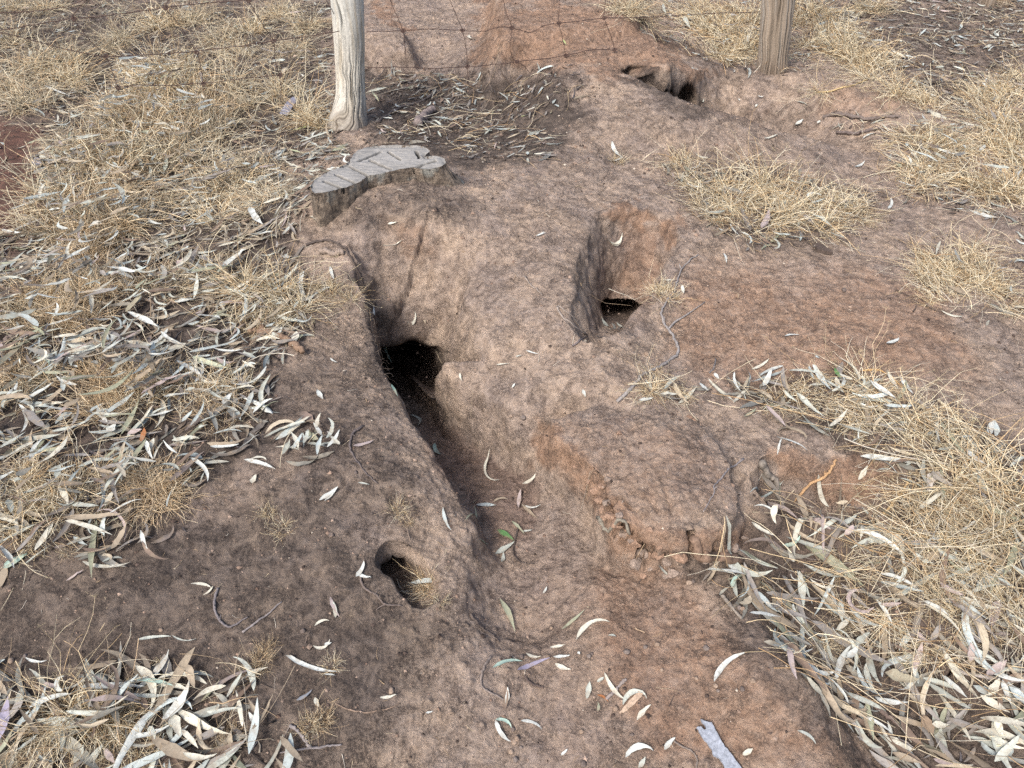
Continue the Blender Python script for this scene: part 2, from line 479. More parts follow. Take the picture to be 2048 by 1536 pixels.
def col_material(name, rough=.6, trans=.15, var=.25, scale=60, bump=0, spec=.3, spots=0):
    """colour carried by the mesh, broken up by a little noise"""
    m, t, b = mat(name)
    tc = t.nodes.new('ShaderNodeTexCoord')
    at = N_(t, 'ShaderNodeAttribute', attribute_name='col')
    n = noise(t, tc.outputs['Object'], scale, 5, .65)
    v = ramp(t, n, [(.3, gray(1 - var)), (.7, gray(1 + var))])
    c = mixc(t, 1.0, at.outputs['Color'], v, 'MULTIPLY')
    if spots:
        sp = noise(t, tc.outputs['Object'], 130, 6, .75); sp2 = noise(t, tc.outputs['Object'], 34, 3, .6)
        c = mixc(t, ramp(t, sp, [(.56, gray(0)), (.62, gray(spots))]), c, (.13, .095, .07))
        c = mixc(t, ramp(t, sp2, [(.52, gray(0)), (.66, gray(spots * 1.1))]), c, (.30, .235, .165))
    t.links.new(c, b.inputs['Base Color'])
    b.inputs['Roughness'].default_value = rough
    b.inputs['Specular IOR Level'].default_value = spec
    if bump:
        bp = N_(t, 'ShaderNodeBump', Strength=.8, Distance=bump); t.links.new(n, bp.inputs['Height']); t.links.new(bp.outputs[0], b.inputs['Normal'])
    if trans:
        tr = t.nodes.new('ShaderNodeBsdfTranslucent'); t.links.new(c, tr.inputs[0])
        mx = t.nodes.new('ShaderNodeMixShader'); mx.inputs[0].default_value = trans
        t.links.new(b.outputs[0], mx.inputs[1]); t.links.new(tr.outputs[0], mx.inputs[2])
        t.links.new(mx.outputs[0], t.nodes['Material Output'].inputs[0])
    return m

# ------------------------------------------------------------------ mesh helper
def mesh_np(name, V, F, material, colors=None, smooth=True, attr='col'):
    """V (n,3), F (m,3 or 4) int"""
    me = bpy.data.meshes.new(name)
    V = np.asarray(V, np.float32); F = np.asarray(F, np.int32)
    k = F.shape[1]
    me.vertices.add(len(V)); me.vertices.foreach_set('co', V.ravel())
    me.loops.add(F.size); me.loops.foreach_set('vertex_index', F.ravel())
    me.polygons.add(len(F))
    me.polygons.foreach_set('loop_start', np.arange(0, F.size, k, dtype=np.int32))
    me.polygons.foreach_set('loop_total', np.full(len(F), k, np.int32))
    me.polygons.foreach_set('use_smooth', np.full(len(F), smooth, bool))
    me.update(calc_edges=True)
    if colors is not None:
        a = me.color_attributes.new(attr, 'FLOAT_COLOR', 'POINT')
        c = np.ones((len(V), 4), np.float32); c[:, :3] = colors
        a.data.foreach_set('color', c.ravel())
    me.materials.append(material)
    return me

def obj(name, me, parent=None, loc=None):
    o = bpy.data.objects.new(name, me); COL.objects.link(o)
    if parent: o.parent = parent
    if loc is not None: o.location = loc
    return o

def tag(o, label=None, cat=None, group=None, kind=None):
    if label: o['label'] = label
    if cat: o['category'] = cat
    if group: o['group'] = group
    if kind: o['kind'] = kind
    return o

def empty(name, loc):
    o = bpy.data.objects.new(name, None); COL.objects.link(o); o.location = loc
    o.empty_display_size = .05
    return o

# ------------------------------------------------------------------ ground object
i0 = (np.arange(NY - 1)[:, None] * NX + np.arange(NX - 1)[None, :]).ravel()
FA = np.c_[i0, i0 + 1, i0 + 1 + NX, i0 + NX]
px_, py_, _d = to_px(P3)

def paint(poly, feather, val, wobble=30):
    """soft patch of soil kind or of painted shade, outline in pixels"""
    o = np.zeros(len(px_), np.float32)
    xs = [p[0] for p in poly]; ys = [p[1] for p in poly]
    m = feather + wobble + 5
    s = np.where((px_ > min(xs) - m) & (px_ < max(xs) + m) & (py_ > min(ys) - m) & (py_ < max(ys) + m) & (np.abs(X) < 6))[0]
    q = P3[s]
    wob = nz(q, 6, 2.1) * wobble * 1.6 + nz(q, 22, 3.1) * wobble
    d = sdist(px_[s], py_[s], poly) + wob
    o[s] = (1 - sstep(-feather, feather, d)) * val
    return o
og = np.zeros(len(px_), np.float32); dk = og.copy(); rd = og.copy()
for poly, f, v in [
    ([(960,0),(1250,0),(1330,60),(1360,130),(1250,150),(1050,140),(950,130)], 25, .9),
    ([(1000,60),(1200,60),(1230,90),(1100,92),(1000,120)], 12, 1.0),
    ([(1090,0),(1170,0),(1150,25),(1090,20)], 15, 1.0),
    ([(740,0),(820,50),(800,62),(740,45)], 10, .9),
    ([(1200,410),(1350,430),(1360,480),(1330,500),(1310,450),(1225,440)], 10, 1.0),
    ([(1075,840),(1130,870),(1200,930),(1300,1100),(1225,1100),(1180,1010),(1110,940),(1075,920)], 16, 1.0),
    ([(1180,960),(1300,1060),(1480,1050),(1500,1100),(1300,1110),(1200,1020)], 18, .75),
    ([(1228,438),(1335,450),(1300,610),(1225,590)], 12, .55),
    ([(1100,830),(1400,840),(1480,1000),(1300,1080),(1180,960)], 40, .5),
    ([(1380,520),(1900,560),(1950,760),(1500,800),(1330,700)], 60, .72),
    ([(1450,560),(1750,580),(1700,680),(1450,640)], 50, .35),
    ([(1540,900),(1800,920),(1830,1000),(1700,1030),(1560,960)], 15, .9),
    ([(1180,1120),(1330,1110),(1600,1400),(1750,1536),(1300,1536),(1180,1300)], 60, .72),
    ([(1080,1130),(1200,1100),(1300,1200),(1150,1300)], 50, .3),
    ([(760,430),(850,430),(900,480),(860,520),(790,520)], 20, .55),
    ([(1300,60),(1350,100),(1420,140),(1380,170),(1320,120)], 12, .8),
    ([(1640,180),(1800,180),(1820,220),(1700,240),(1640,220)], 20, .55),
    ([(1420,220),(1550,220),(1500,245)], 15, .5),
    ([(1700,620),(1940,700),(1880,730)], 25, .5),
    ([(940,920),(1070,930),(1060,960),(960,945)], 12, .5),
]:
    og = np.maximum(og, paint(poly, f, v))
for poly, f, v in [  # dark soil, plus shade painted under litter and into burrows and basin
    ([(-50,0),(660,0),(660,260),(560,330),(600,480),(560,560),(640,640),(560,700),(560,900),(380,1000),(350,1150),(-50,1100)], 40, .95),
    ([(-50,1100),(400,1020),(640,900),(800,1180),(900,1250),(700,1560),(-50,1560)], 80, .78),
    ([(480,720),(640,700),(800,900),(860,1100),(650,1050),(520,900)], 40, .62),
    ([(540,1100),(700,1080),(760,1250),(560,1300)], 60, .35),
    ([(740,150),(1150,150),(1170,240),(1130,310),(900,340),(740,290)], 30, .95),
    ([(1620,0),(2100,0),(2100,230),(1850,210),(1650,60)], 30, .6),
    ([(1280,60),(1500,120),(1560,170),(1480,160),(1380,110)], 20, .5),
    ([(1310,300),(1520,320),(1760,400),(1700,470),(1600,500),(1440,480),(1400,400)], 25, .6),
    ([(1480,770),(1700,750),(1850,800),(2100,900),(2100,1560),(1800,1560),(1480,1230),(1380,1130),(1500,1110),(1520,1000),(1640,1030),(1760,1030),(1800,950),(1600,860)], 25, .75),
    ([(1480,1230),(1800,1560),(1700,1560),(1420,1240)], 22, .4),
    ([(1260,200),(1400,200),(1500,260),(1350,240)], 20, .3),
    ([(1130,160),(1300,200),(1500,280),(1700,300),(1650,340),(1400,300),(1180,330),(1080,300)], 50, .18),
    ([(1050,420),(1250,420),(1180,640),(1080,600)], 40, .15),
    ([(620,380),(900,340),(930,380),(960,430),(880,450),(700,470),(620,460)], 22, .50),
    ([(700,560),(760,560),(860,740),(830,830),(760,800)], 20, .6),  # painted shade in the mouth of the main burrow
    ([(1250,150),(1300,140),(1360,160),(1420,235),(1330,225)], 12, .7),  # shade painted on the cliff of the basin
    ([(1380,200),(1620,215),(1600,262),(1400,245)], 20, .4),  # shade painted over the basin floor
    ([(1180,560),(1240,500),(1250,640),(1190,660)], 20, .25),  # painted shade low on the left wall of the second burrow
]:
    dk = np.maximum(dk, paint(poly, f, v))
_rp = paint([(-80,230),(95,235),(70,330),(95,400),(30,510),(-80,520)], 22, 1.0, 26); dk = dk * (1 - _rp)
rd = np.maximum(rd, paint([(-80,230),(95,235),(70,330),(95,400),(30,510),(-80,520)], 22, 1.0, 26))
rd = np.maximum(rd, paint([(1500,1060),(2060,1000),(2060,1450),(1850,1400),(1600,1200)], 60, .35))
rd = np.maximum(rd, paint([(-80,560),(300,520),(300,1000),(-80,1000)], 60, .3))
for poly, f, v in [([(840,830),(900,860),(980,910),(1075,960),(1085,1010),(1060,1080),(1000,1090),(930,1000),(870,930)], 12, .42),([(1040,1080),(1120,1100),(1300,1300),(1500,1560),(1100,1560),(1000,1250)], 60, .16),
    ([(1190,470),(1340,470),(1290,650),(1190,660)], 15, .22)]:
    rd = np.maximum(rd, paint(poly, f, v, 14))
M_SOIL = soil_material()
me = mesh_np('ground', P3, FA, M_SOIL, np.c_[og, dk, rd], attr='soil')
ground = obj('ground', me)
tag(ground, 'dry brown and orange dug-over soil with burrows and banks', kind='structure')
bpy.context.view_layer.update()

_dg = bpy.context.evaluated_depsgraph_get()
def hit(px, py):
    """the point of the ground seen at a pixel, and its normal"""
    d = ray([px], [py])[0]
    ok, loc, n, _ = ground.ray_cast(Vector(EYE), Vector(d).normalized())
    if not ok:
        p = at_z(px, py, 0)[0]; return np.array(p), np.array([0, 0, 1.0])
    return np.array(loc), np.array(n)
def hits(L): return np.array([hit(a, b)[0] for a, b in L])

# ------------------------------------------------------------------ materials of the things
M_LEAF = col_material('dry_leaf', .6, .12, .22, 90, 0, .3, .5)
M_STRAW = col_material('straw', .6, .18, .18, 40, 0, .3)
M_BARK = col_material('bark', .85, 0, .40, 140, .0015, .15)
M_DEBRIS = col_material('debris', .9, 0, .2, 80, 0, .1)
M_CLOD = col_material('clod', .95, 0, .55, 160, .004, .1)

def wood_post_material(pale):
    m, t, b = mat('pale_weathered_wood' if pale else 'brown_weathered_wood')
    at = N_(t, 'ShaderNodeAttribute', attribute_name='col')
    tc = t.nodes.new('ShaderNodeTexCoord')
    n = noise(t, tc.outputs['Object'], 120, 6, .7)
    c = mixc(t, 1.0, at.outputs['Color'], ramp(t, n, [(.3, gray(.8)), (.7, gray(1.15))]), 'MULTIPLY')
    t.links.new(c, b.inputs['Base Color']); b.inputs['Roughness'].default_value = .8
    b.inputs['Specular IOR Level'].default_value = .2
    bp = N_(t, 'ShaderNodeBump', Strength=.6, Distance=.0012); t.links.new(n, bp.inputs['Height']); t.links.new(bp.outputs[0], b.inputs['Normal'])
    return m

def tube(pts, radii, sides=8, closed_ends=True, rough=0, seed=0):
    """V, F(quads) of a tube along points"""
    pts = np.array(pts, float); n = len(pts)
    radii = np.broadcast_to(np.asarray(radii, float), (n,))
    T = np.gradient(pts, axis=0); T /= np.linalg.norm(T, axis=1)[:, None] + 1e-12
    up = np.array([0, 0, 1.0]) if abs(T[0, 2]) < .9 else np.array([1.0, 0, 0])
    V = []
    a = np.cross(T[0], up); a /= np.linalg.norm(a)
    ang = np.arange(sides) * 2 * math.pi / sides
    rs = np.random.RandomState(seed)
    for i in range(n):
        a = a - T[i] * (a @ T[i]); a /= np.linalg.norm(a) + 1e-12
        b = np.cross(T[i], a)
        r = radii[i] * (1 + rough * rs.uniform(-1, 1, sides))
        V.append(pts[i] + (np.cos(ang) * r)[:, None] * a + (np.sin(ang) * r)[:, None] * b)
    if closed_ends:
        V = [V[0] * .05 + pts[0] * .95] + V + [V[-1] * .05 + pts[-1] * .95]
        n += 2
    V = np.concatenate(V)
    F = []
    for i in range(n - 1):
        for j in range(sides):
            k = (j + 1) % sides
            F.append((i * sides + j, i * sides + k, (i + 1) * sides + k, (i + 1) * sides + j))
    return V, np.array(F)

def smooth_line(P, n):
    """Catmull-Rom through points"""
    P = np.array(P, float)
    if len(P) == 2: 
        t = np.linspace(0, 1, n)[:, None]; return P[0] * (1 - t) + P[1] * t
    Q = np.vstack([2 * P[0] - P[1], P, 2 * P[-1] - P[-2]])
    out = []
    for s in np.linspace(0, len(P) - 1 - 1e-6, n):
        i = int(s); t = s - i
        p0, p1, p2, p3 = Q[i], Q[i + 1], Q[i + 2], Q[i + 3]
        out.append(.5 * ((2 * p1) + (-p0 + p2) * t + (2 * p0 - 5 * p1 + 4 * p2 - p3) * t * t + (-p0 + 3 * p1 - 3 * p2 + p3) * t ** 3))
    return np.array(out)

def merge(parts):
    V, F, Cc, o = [], [], [], 0
    for v, f, c in parts:
        V.append(v); F.append(f + o); Cc.append(np.broadcast_to(np.asarray(c, float), (len(v), 3))); o += len(v)
    return np.concatenate(V), np.concatenate(F), np.concatenate(Cc)

# ------------------------------------------------------------------ fence posts
def fence_post(name, base_px, zbase, height, profile, lean, pale, seed):
    """profile: list of (height above ground, half width to the left, half width to the right)"""
    b = hit(*base_px)[0]
    b = np.array([b[0], b[1] + profile[0][1] * .8, b[2]])
    na, nh = 220, 300
    hz = np.linspace(-.06, height, nh)
    ph = np.array(profile, float)
    L = np.interp(hz, ph[:, 0], ph[:, 1]); R = np.interp(hz, ph[:, 0], ph[:, 2])
    th = np.arange(na) * 2 * math.pi / na
    TH, HZ = np.meshgrid(th, hz)
    l = np.interp(HZ.ravel(), hz, L); r = np.interp(HZ.ravel(), hz, R)
    th_, h_ = TH.ravel(), HZ.ravel()
    cx = (r - l) / 2; rad = (r + l) / 2
    q = np.c_[np.cos(th_) * .075, np.sin(th_) * .075, h_]
    # wood grain: noise stretched along the trunk, with waves
    sw = noise3(q[:, 0] * 7 + seed, q[:, 1] * 7, q[:, 2] * 7) * (1.6 if pale else .45)
    sw += noise3(q[:, 0] * 16 + seed, q[:, 1] * 16, q[:, 2] * 16) * (.35 if pale else .12)
    low = sstep(.42, .12, h_) if pale else np.ones_like(h_)
    aa = th_ + sw * (low * .7 + .3) * .8
    gx, gy = np.cos(aa), np.sin(aa)
    fq = 24 if pale else 9
    g = noise3(gx * fq, gy * fq, h_ * (3.2 if pale else 1.6) + seed)
    g2 = noise3(gx * fq * 2.3, gy * fq * 2.3, h_ * 5 + seed * 2)
    groove = np.clip(-(g + .4 * g2) * 2.6 - .12, 0, 1)
    crack = np.clip(1 - np.abs(noise3(gx * 4.2 + 3, gy * 4.2, h_ * 1.1 + seed) + .03 * g) * 11, 0, 1) * np.clip(noise3(gx * 3, gy * 3, h_ * 3.5 + seed * 3) * 4 + (.0 if pale else .8), 0, 1)
    lump = noise3(gx * 1.7, gy * 1.7, h_ * 3.4 + seed * 5)
    dep = (.0030 if pale else .0045) * groove * (low * .75 + .25) + (.010 if pale else .014) * crack
    rr = rad * (1 + .10 * lump) - dep
    Vx = cx + np.cos(th_) * rr + lean[0] * h_
    Vy = np.sin(th_) * rr * .95 + lean[1] * h_
    V = np.c_[Vx, Vy, h_]
    j = np.arange(na)
    F = np.concatenate([np.c_[i * na + j, i * na + (j + 1) % na, (i + 1) * na + (j + 1) % na, (i + 1) * na + j] for i in range(nh - 1)])
    blotch = noise3(gx * 2.2, gy * 2.2, h_ * 5 + 9)
    if pale:
        c = np.array([.58, .555, .49])[None] * (1 + .16 * blotch)[:, None]
        yl = np.clip(noise3(gx * 3, gy * 3, h_ * 4 + 30) * 3, 0, 1)[:, None]
        c = c * (1 - .45 * yl) + np.array([.46, .37, .24]) * .45 * yl
        flake = np.clip(noise3(gx * 5, gy * 5, h_ * 9 + 60) * 5, 0, 1)[:, None]
        c = c * (1 - .28 * flake)
        spk = np.clip(noise3(gx * 30, gy * 30, h_ * 60 + 60) * 3, 0, 1)[:, None]
        c = c * (1 - .25 * spk)
        bluish = sstep(.25, .6, h_)[:, None] * (1 - yl)
        c = c * (1 - .4 * bluish) + np.array([.50, .53, .52]) * .4 * bluish
    else:
        c = np.array([.30, .245, .19])[None] * (1 + .3 * blotch)[:, None]
        yl = np.clip(noise3(gx * 6, gy * 6, h_ * 2 + 30) * 3, 0, 1)[:, None]
        c = c * (1 - .4 * yl) + np.array([.34, .35, .34]) * .4 * yl
    c = c * (1 - .75 * groove * (low * .5 + .5))[:, None] * (1 - .75 * crack)[:, None]
    dirt = sstep(.14, .0, h_)[:, None] * .55
    c = c * (1 - dirt) + np.array([.17, .13, .10]) * dirt
    # closed, sawn top
    top = len(V) - na
    V = np.vstack([V, [[cx[-1] + lean[0] * height, lean[1] * height, height]]])
    c = np.vstack([c, c[-1:]])
    F4 = np.vstack([F, np.c_[top + j, top + (j + 1) % na, np.full(na, len(V) - 1), np.full(na, len(V) - 1)]])
    m = wood_post_material(pale)
    me = bpy.data.meshes.new(name)
    me.from_pydata([tuple(v) for v in V], [], [tuple(f[:4]) if f[2] != f[3] else tuple(f[:3]) for f in F4.tolist()])
    me.polygons.foreach_set('use_smooth', [True] * len(me.polygons))
    a = me.color_attributes.new('col', 'FLOAT_COLOR', 'POINT')
    cc = np.ones((len(V), 4), np.float32); cc[:, :3] = c
    a.data.foreach_set('color', cc.ravel())
    me.materials.append(m)
    return obj(name, me, None, b)

pp = fence_post('fence_post', (695, 262), 0, 1.25, [(-.06,.120,.090),(0,.108,.080),(.06,.082,.073),(.13,.063,.069),(.2,.055,.070),(.4,.058,.072),(.7,.065,.072),(1.25,.065,.065)], (.10, 0), True, 3.7)
tag(pp, 'pale grey weathered fence post with wavy grain, standing behind the sawn stump', 'fence post', 'wooden fence posts')
PP = np.array(pp.location)
rp = fence_post('fence_post', (1550, 150), 0, 1.3, [(-.06,.085,.085),(0,.078,.082),(.08,.076,.075),(.3,.080,.080),(1.3,.082,.078)], (-.13, 0), False, 8.2)
tag(rp, 'brown cracked fence post standing at the edge of the dug basin', 'fence post', 'wooden fence posts')
RP = np.array(rp.location)
for nm, pxy, hw, lab in [('fence_post', (1979, 12), .055, 'greenish grey post stub at the top right corner, left one of two'), ('fence_post', (2008, 12), .06, 'greenish grey post stub at the top right corner, right one of two')]:
    o = fence_post(nm, pxy, 0, .7, [(-.06, hw, hw), (0, hw, hw), (.7, hw * .9, hw * .9)], (.0, .0), False, pxy[0] * .01)
    tag(o, lab, 'fence post', 'wooden fence posts')

# ------------------------------------------------------------------ wire netting between the posts
_fd = RP - PP; _fd[2] = 0; _fd /= np.linalg.norm(_fd)
_fn = np.array([_fd[1], -_fd[0], 0])           # towards the camera
_fp = PP + _fn * .085
def on_fence(px, py):
    d = ray([px], [py])[0]
    t = ((_fp - EYE) @ _fn) / (d @ _fn)
    return EYE + d * t
def z1(L): return [(x * .3418, y * .3418) for x, y in L]
def z2(L): return [(600 + x * .3418, y * .3418) for x, y in L]
def z3(L): return [(1200 + x * .414, y * .414) for x, y in L]
WIRES = [('line_wire', z1([(-60,85),(0,75),(120,70),(250,60),(400,35),(480,0),(520,-30)])),
 ('line_wire', z1([(-60,185),(0,178),(200,145),(420,110),(560,100),(650,86),(800,68),(970,45),(1100,28),(1280,12),(1450,2),(1700,-20)])),
 ('line_wire', z1([(-60,190),(60,200),(220,245),(400,290),(620,330),(850,322),(1130,300),(1380,272),(1600,240),(1800,212),(1985,182)])),
 ('line_wire', z1([(660,515),(700,512),(780,498),(850,497),(980,500),(1100,492),(1250,482),(1400,462),(1640,438)])),
 ('line_wire', z2([(390,184),(600,180),(740,170),(850,173),(950,178),(1080,182),(1160,160),(1240,162),(1300,180),(1360,187),(1430,150),(1515,136),(1650,122),(1780,105),(1900,104),(2150,95),(2400,80),(2690,70)])),
 ('line_wire', z2([(390,398),(600,392),(780,400),(980,390),(1130,378),(1270,362),(1400,346),(1555,325),(1700,292),(1840,292)])),
 ('stay_wire', z1([(520,-20),(495,10),(440,75),(430,110),(520,230),(620,330),(660,430),(690,512),(695,545)])),
 ('stay_wire', z1([(1000,-20),(970,45),(1030,120),(1100,225),(1150,310),(1175,400),(1190,490),(1192,545)])),
 ('stay_wire', z1([(1440,-20),(1460,10),(1520,120),(1600,240),(1610,350),(1640,470),(1646,600)])),
 ('stay_wire', z1([(1895,-20),(1925,30),(1955,80)])),
 ('stay_wire', z2([(520,-20),(560,80),(603,180),(612,260),(620,345)])),
 ('stay_wire', z2([(870,-20),(910,80),(950,178),(972,280),(980,390),(984,495)])),
 ('stay_wire', z2([(1185,-20),(1205,70),(1240,162),(1228,260),(1240,330),(1270,362),(1310,385),(1342,425)])),
 ('stay_wire', z2([(1520,-20),(1515,60),(1515,136),(1535,220),(1555,325),(1565,370),(1578,445)])),
 ('stay_wire', z2([(1790,-20),(1782,60),(1780,105),(1815,200),(1840,292),(1835,380)])),
 ('stay_wire', z3([(950,40),(985,20),(1000,70),(1020,100),(1030,150),(1012,210)])),
]
fence = empty('wire_fence', tuple(_fp))
tag(fence, 'rusty sagging wire netting strung between the two old posts', 'wire fence')
M_WIRE, t_, b_ = mat('rusty_wire')
tcw = t_.nodes.new('ShaderNodeTexCoord')
nw = noise(t_, tcw.outputs['Object'], 150, 4, .7)
t_.links.new(ramp(t_, nw, [(.35, (.045, .027, .024)), (.65, (.10, .058, .046))]), b_.inputs['Base Color'])
b_.inputs['Roughness'].default_value = .8; b_.inputs['Metallic'].default_value = .2
for k, (nm, L) in enumerate(WIRES):
    W3 = np.array([on_fence(*p) for p in L]) - _fp
    c = smooth_line(W3, len(L) * 6)
    c += np.random.RandomState(k).normal(size=c.shape) * .0009
    V, F = tube(c,   .0016 if nm == 'line_wire' else .0014, 6)
    obj(nm, mesh_np(nm, V, F, M_WIRE), fence)
for k, (x, y) in enumerate(z1([(430,110),(620,330),(690,512),(970,45),(1150,306),(1190,490),(1600,240),(1640,440),(1455,3)]) + z2([(603,180),(950,178),(980,390),(1240,162),(1270,362),(1515,136),(1555,325),(1780,105),(1840,292)])):
    c0 = on_fence(x, y) - _fp
    a = np.linspace(0, 2 * math.pi * 2.2, 26)
    rs = np.random.RandomState(50 + k); tl = rs.uniform(-.6, .6)
    pts = c0 + np.c_[np.cos(a) * .0062, np.sin(a) * .0035 + tl * np.cos(a) * .003, np.sin(a) * .0062] + np.linspace(-.004, .004, 26)[:, None] * np.array([1, 0, .3])
    V, F = tube(pts, .0016, 6)
    obj('wire_knot', mesh_np('wire_knot', V, F, M_WIRE), fence)

# ------------------------------------------------------------------ sawn stump
def make_stump():
    zt = .268
    out_px = [(622,372),(632,358),(655,345),(690,330),(706,312),(715,302),(740,294),(790,290),(845,293),(858,302),(850,313),(872,312),(888,318),(890,328),(872,336),(845,338),(820,335),(790,341),(760,348),(738,352),(722,362),(700,372),(670,380),(640,386),(625,384)]
    P = at_z([p[0] for p in out_px], [p[1] for p in out_px], [zt - .012 * math.sin((p[0] - 620) / 270 * 3) for p in out_px])
    ctr = P.mean(0)
    n = 240
    O = smooth_line(np.vstack([P, P[:1]]), n + 1)[:n]
    O[:, :2] += np.random.RandomState(4).normal(size=(n, 2)) * .0015
    # side wall flaring into the ground
    rings = []
    hh = [0, -.012, -.035, -.07, -.11, -.16, -.22, -.28]
    fl = [1.0, 1.01, 1.05, 1.16, 1.34, 1.58, 1.85, 2.1]
    rsn = np.linspace(0, 2 * math.pi, n, endpoint=False)
    westward = np.clip(-(O[:, 0] - ctr[0]) / .12, 0, 1)[:, None]
    for i, (h, f) in enumerate(zip(hh, fl)):
        ff = f * (1 - westward) + (1 + (f - 1) * .12) * westward
        q = ctr + (O - ctr) * np.hstack([ff, ff, np.ones_like(ff)]); q[:, 2] = O[:, 2] + h
        if i > 0:
            d = nz(q * np.array([1, 1, .45]), 26, 3.) * .022 + nz(q, 60, 5.) * .009
            dirv = (O - ctr); dirv[:, 2] = 0; dirv /= np.linalg.norm(dirv, axis=1)[:, None] + 1e-9
            q = q + dirv * d[:, None]
        rings.append(q)
    # refine vertically
    R = np.array(rings); t0 = np.linspace(0, 1, len(hh)); t1 = np.linspace(0, 1, 50)
    RR = np.stack([[np.interp(t1, t0, R[:, j, k]) for k in range(3)] for j in range(n)])   # n,3,50
    RR = RR.transpose(2, 0, 1).reshape(-1, 3)
    dn = nz(RR * np.array([1, 1, .5]), 70, 1.) * .006 + nz(RR, 150, 1.) * .003
    RR[n:] += ((RR - ctr) / (np.linalg.norm(RR - ctr, axis=1)[:, None] + 1e-9) * dn[:, None])[n:]
    j = np.arange(n)
    F = np.concatenate([np.c_[i * n + (j + 1) % n, i * n + j, (i + 1) * n + j, (i + 1) * n + (j + 1) % n] for i in range(49)])
    root = empty('tree_stump', tuple(ctr))
    tag(root, 'grey sawn tree stump with dark saw cuts across its flat top', 'tree stump')
    ms, t, b = mat('stump_bark')
    co = t.nodes.new('ShaderNodeTexCoord').outputs['Object']
    n1 = noise(t, co, 45, 6, .7); n2 = noise(t, co, 9, 3, .6); n3 = noise(t, co, 170, 4, .7)
    c = ramp(t, n1, [(.34, (.05, .04, .032)), (.5, (.16, .125, .095)), (.68, (.31, .25, .19))])
    c = mixc(t, ramp(t, n2, [(.55, gray(0)), (.68, gray(.75))]), c, (.33, .34, .31))
    c = mixc(t, 1.0, c, ramp(t, n3, [(.35, gray(.6)), (.65, gray(1.25))]), 'MULTIPLY')
    t.links.new(c, b.inputs['Base Color']); b.inputs['Roughness'].default_value = .95
    bp = N_(t, 'ShaderNodeBump', Strength=1.0, Distance=.006); t.links.new(n3, bp.inputs['Height']); t.links.new(bp.outputs[0], b.inputs['Normal'])
    obj('root_flare', mesh_np('root_flare', RR - ctr, F, ms), root)
    # top: dense triangulated sheet clipped to the outline, with real saw slots
    xs = np.linspace(O[:, 0].min(), O[:, 0].max(), 260); ys = np.linspace(O[:, 1].min(), O[:, 1].max(), 170)
    gx, gy = np.meshgrid(xs, ys); gx = gx.ravel(); gy = gy.ravel()
    poly = [(a[0], a[1]) for a in O[::2]]
    sd = sdist(gx, gy, poly)
    # snap cells just outside back onto the outline
    cuts = [((648,361),(690,374)),((672,347),(706,359)),((696,328),(735,345)),((740,315),(780,332)),((717,317),(760,298)),((777,298),(800,313)),((832,298),(838,311)),((818,333),(870,319))]
    Wc = [(at_z([a[0]], [a[1]], zt)[0], at_z([b_[0]], [b_[1]], zt)[0]) for a, b_ in cuts]
    dc = np.full(len(gx), 9.)
    wob = nz(np.c_[gx, gy, gx * 0], 60, 3) * .004
    for a, b_ in Wc:
        dc = np.minimum(dc, sdist(gx + wob, gy, [(a[0], a[1]), (b_[0], b_[1])], closed=False))
    zbase = np.interp(gx, [O[:, 0].min(), O[:, 0].max()], [0, 1])
    # height from nearest outline heights
    zz = zt - .012 * np.sin(zbase * 3)
    q = np.c_[gx * .6, gy * 2, gx * 0]
    fib = nz(q, 90, 2) * .0022 + nz(q, 30, 4) * .004
    slot = 1 - sstep(.0042, .0072, dc)
    zz = zz + fib * sstep(0, -.01, sd) - .022 * slot - .012 * sstep(-.02, .0, sd) * np.clip(nz(np.c_[gx, gy, gx * 0], 25, 9) * 2 + .3, 0, 1)
    edgepull = sd > 0
    V = np.c_[gx, gy, zz]
    # pull outside vertices on the outline
    idx = np.where(edgepull & (sd < .012))[0]
    for i_ in idx:
        k = np.argmin((O[:, 0] - gx[i_]) ** 2 + (O[:, 1] - gy[i_]) ** 2)
        V[i_] = O[k] + np.array([0, 0, .0005])
    nx_, ny_ = 260, 170
    c0 = (np.arange(ny_ - 1)[:, None] * nx_ + np.arange(nx_ - 1)[None]).ravel()
    Fq = np.c_[c0, c0 + 1, c0 + 1 + nx_, c0 + nx_]
    keep = (sd[Fq] < .012).all(1) & (sd[Fq] < 0).any(1)
    Fq = Fq[keep]
    used = np.unique(Fq); rm = np.full(len(V), -1); rm[used] = np.arange(len(used))
    V = V[used]; Fq = rm[Fq]; sl = slot[used]; sdu = sd[used]
    bl = nz(V, 16, 5.5); b2 = nz(np.c_[V[:, 0] * .5, V[:, 1] * 2.2, V[:, 2]], 60, 2.5)
    c = np.array([.265, .255, .24])[None] * (1 + .28 * bl + .25 * b2)[:, None]
    edge = sstep(-.035, -.004, sdu)[:, None] * np.clip(.3 + bl * 1.5, 0, 1)[:, None]
    c = c * (1 - edge * .6) + np.array([.13, .13, .13]) * edge * .6
    c = c * (1 - .95 * sl)[:, None]
    mt = wood_post_material(True); mt.name = 'sawn_wood'
    obj('sawn_top', mesh_np('sawn_top', V - ctr, Fq, mt, c), root)
    return root
stump = make_stump()

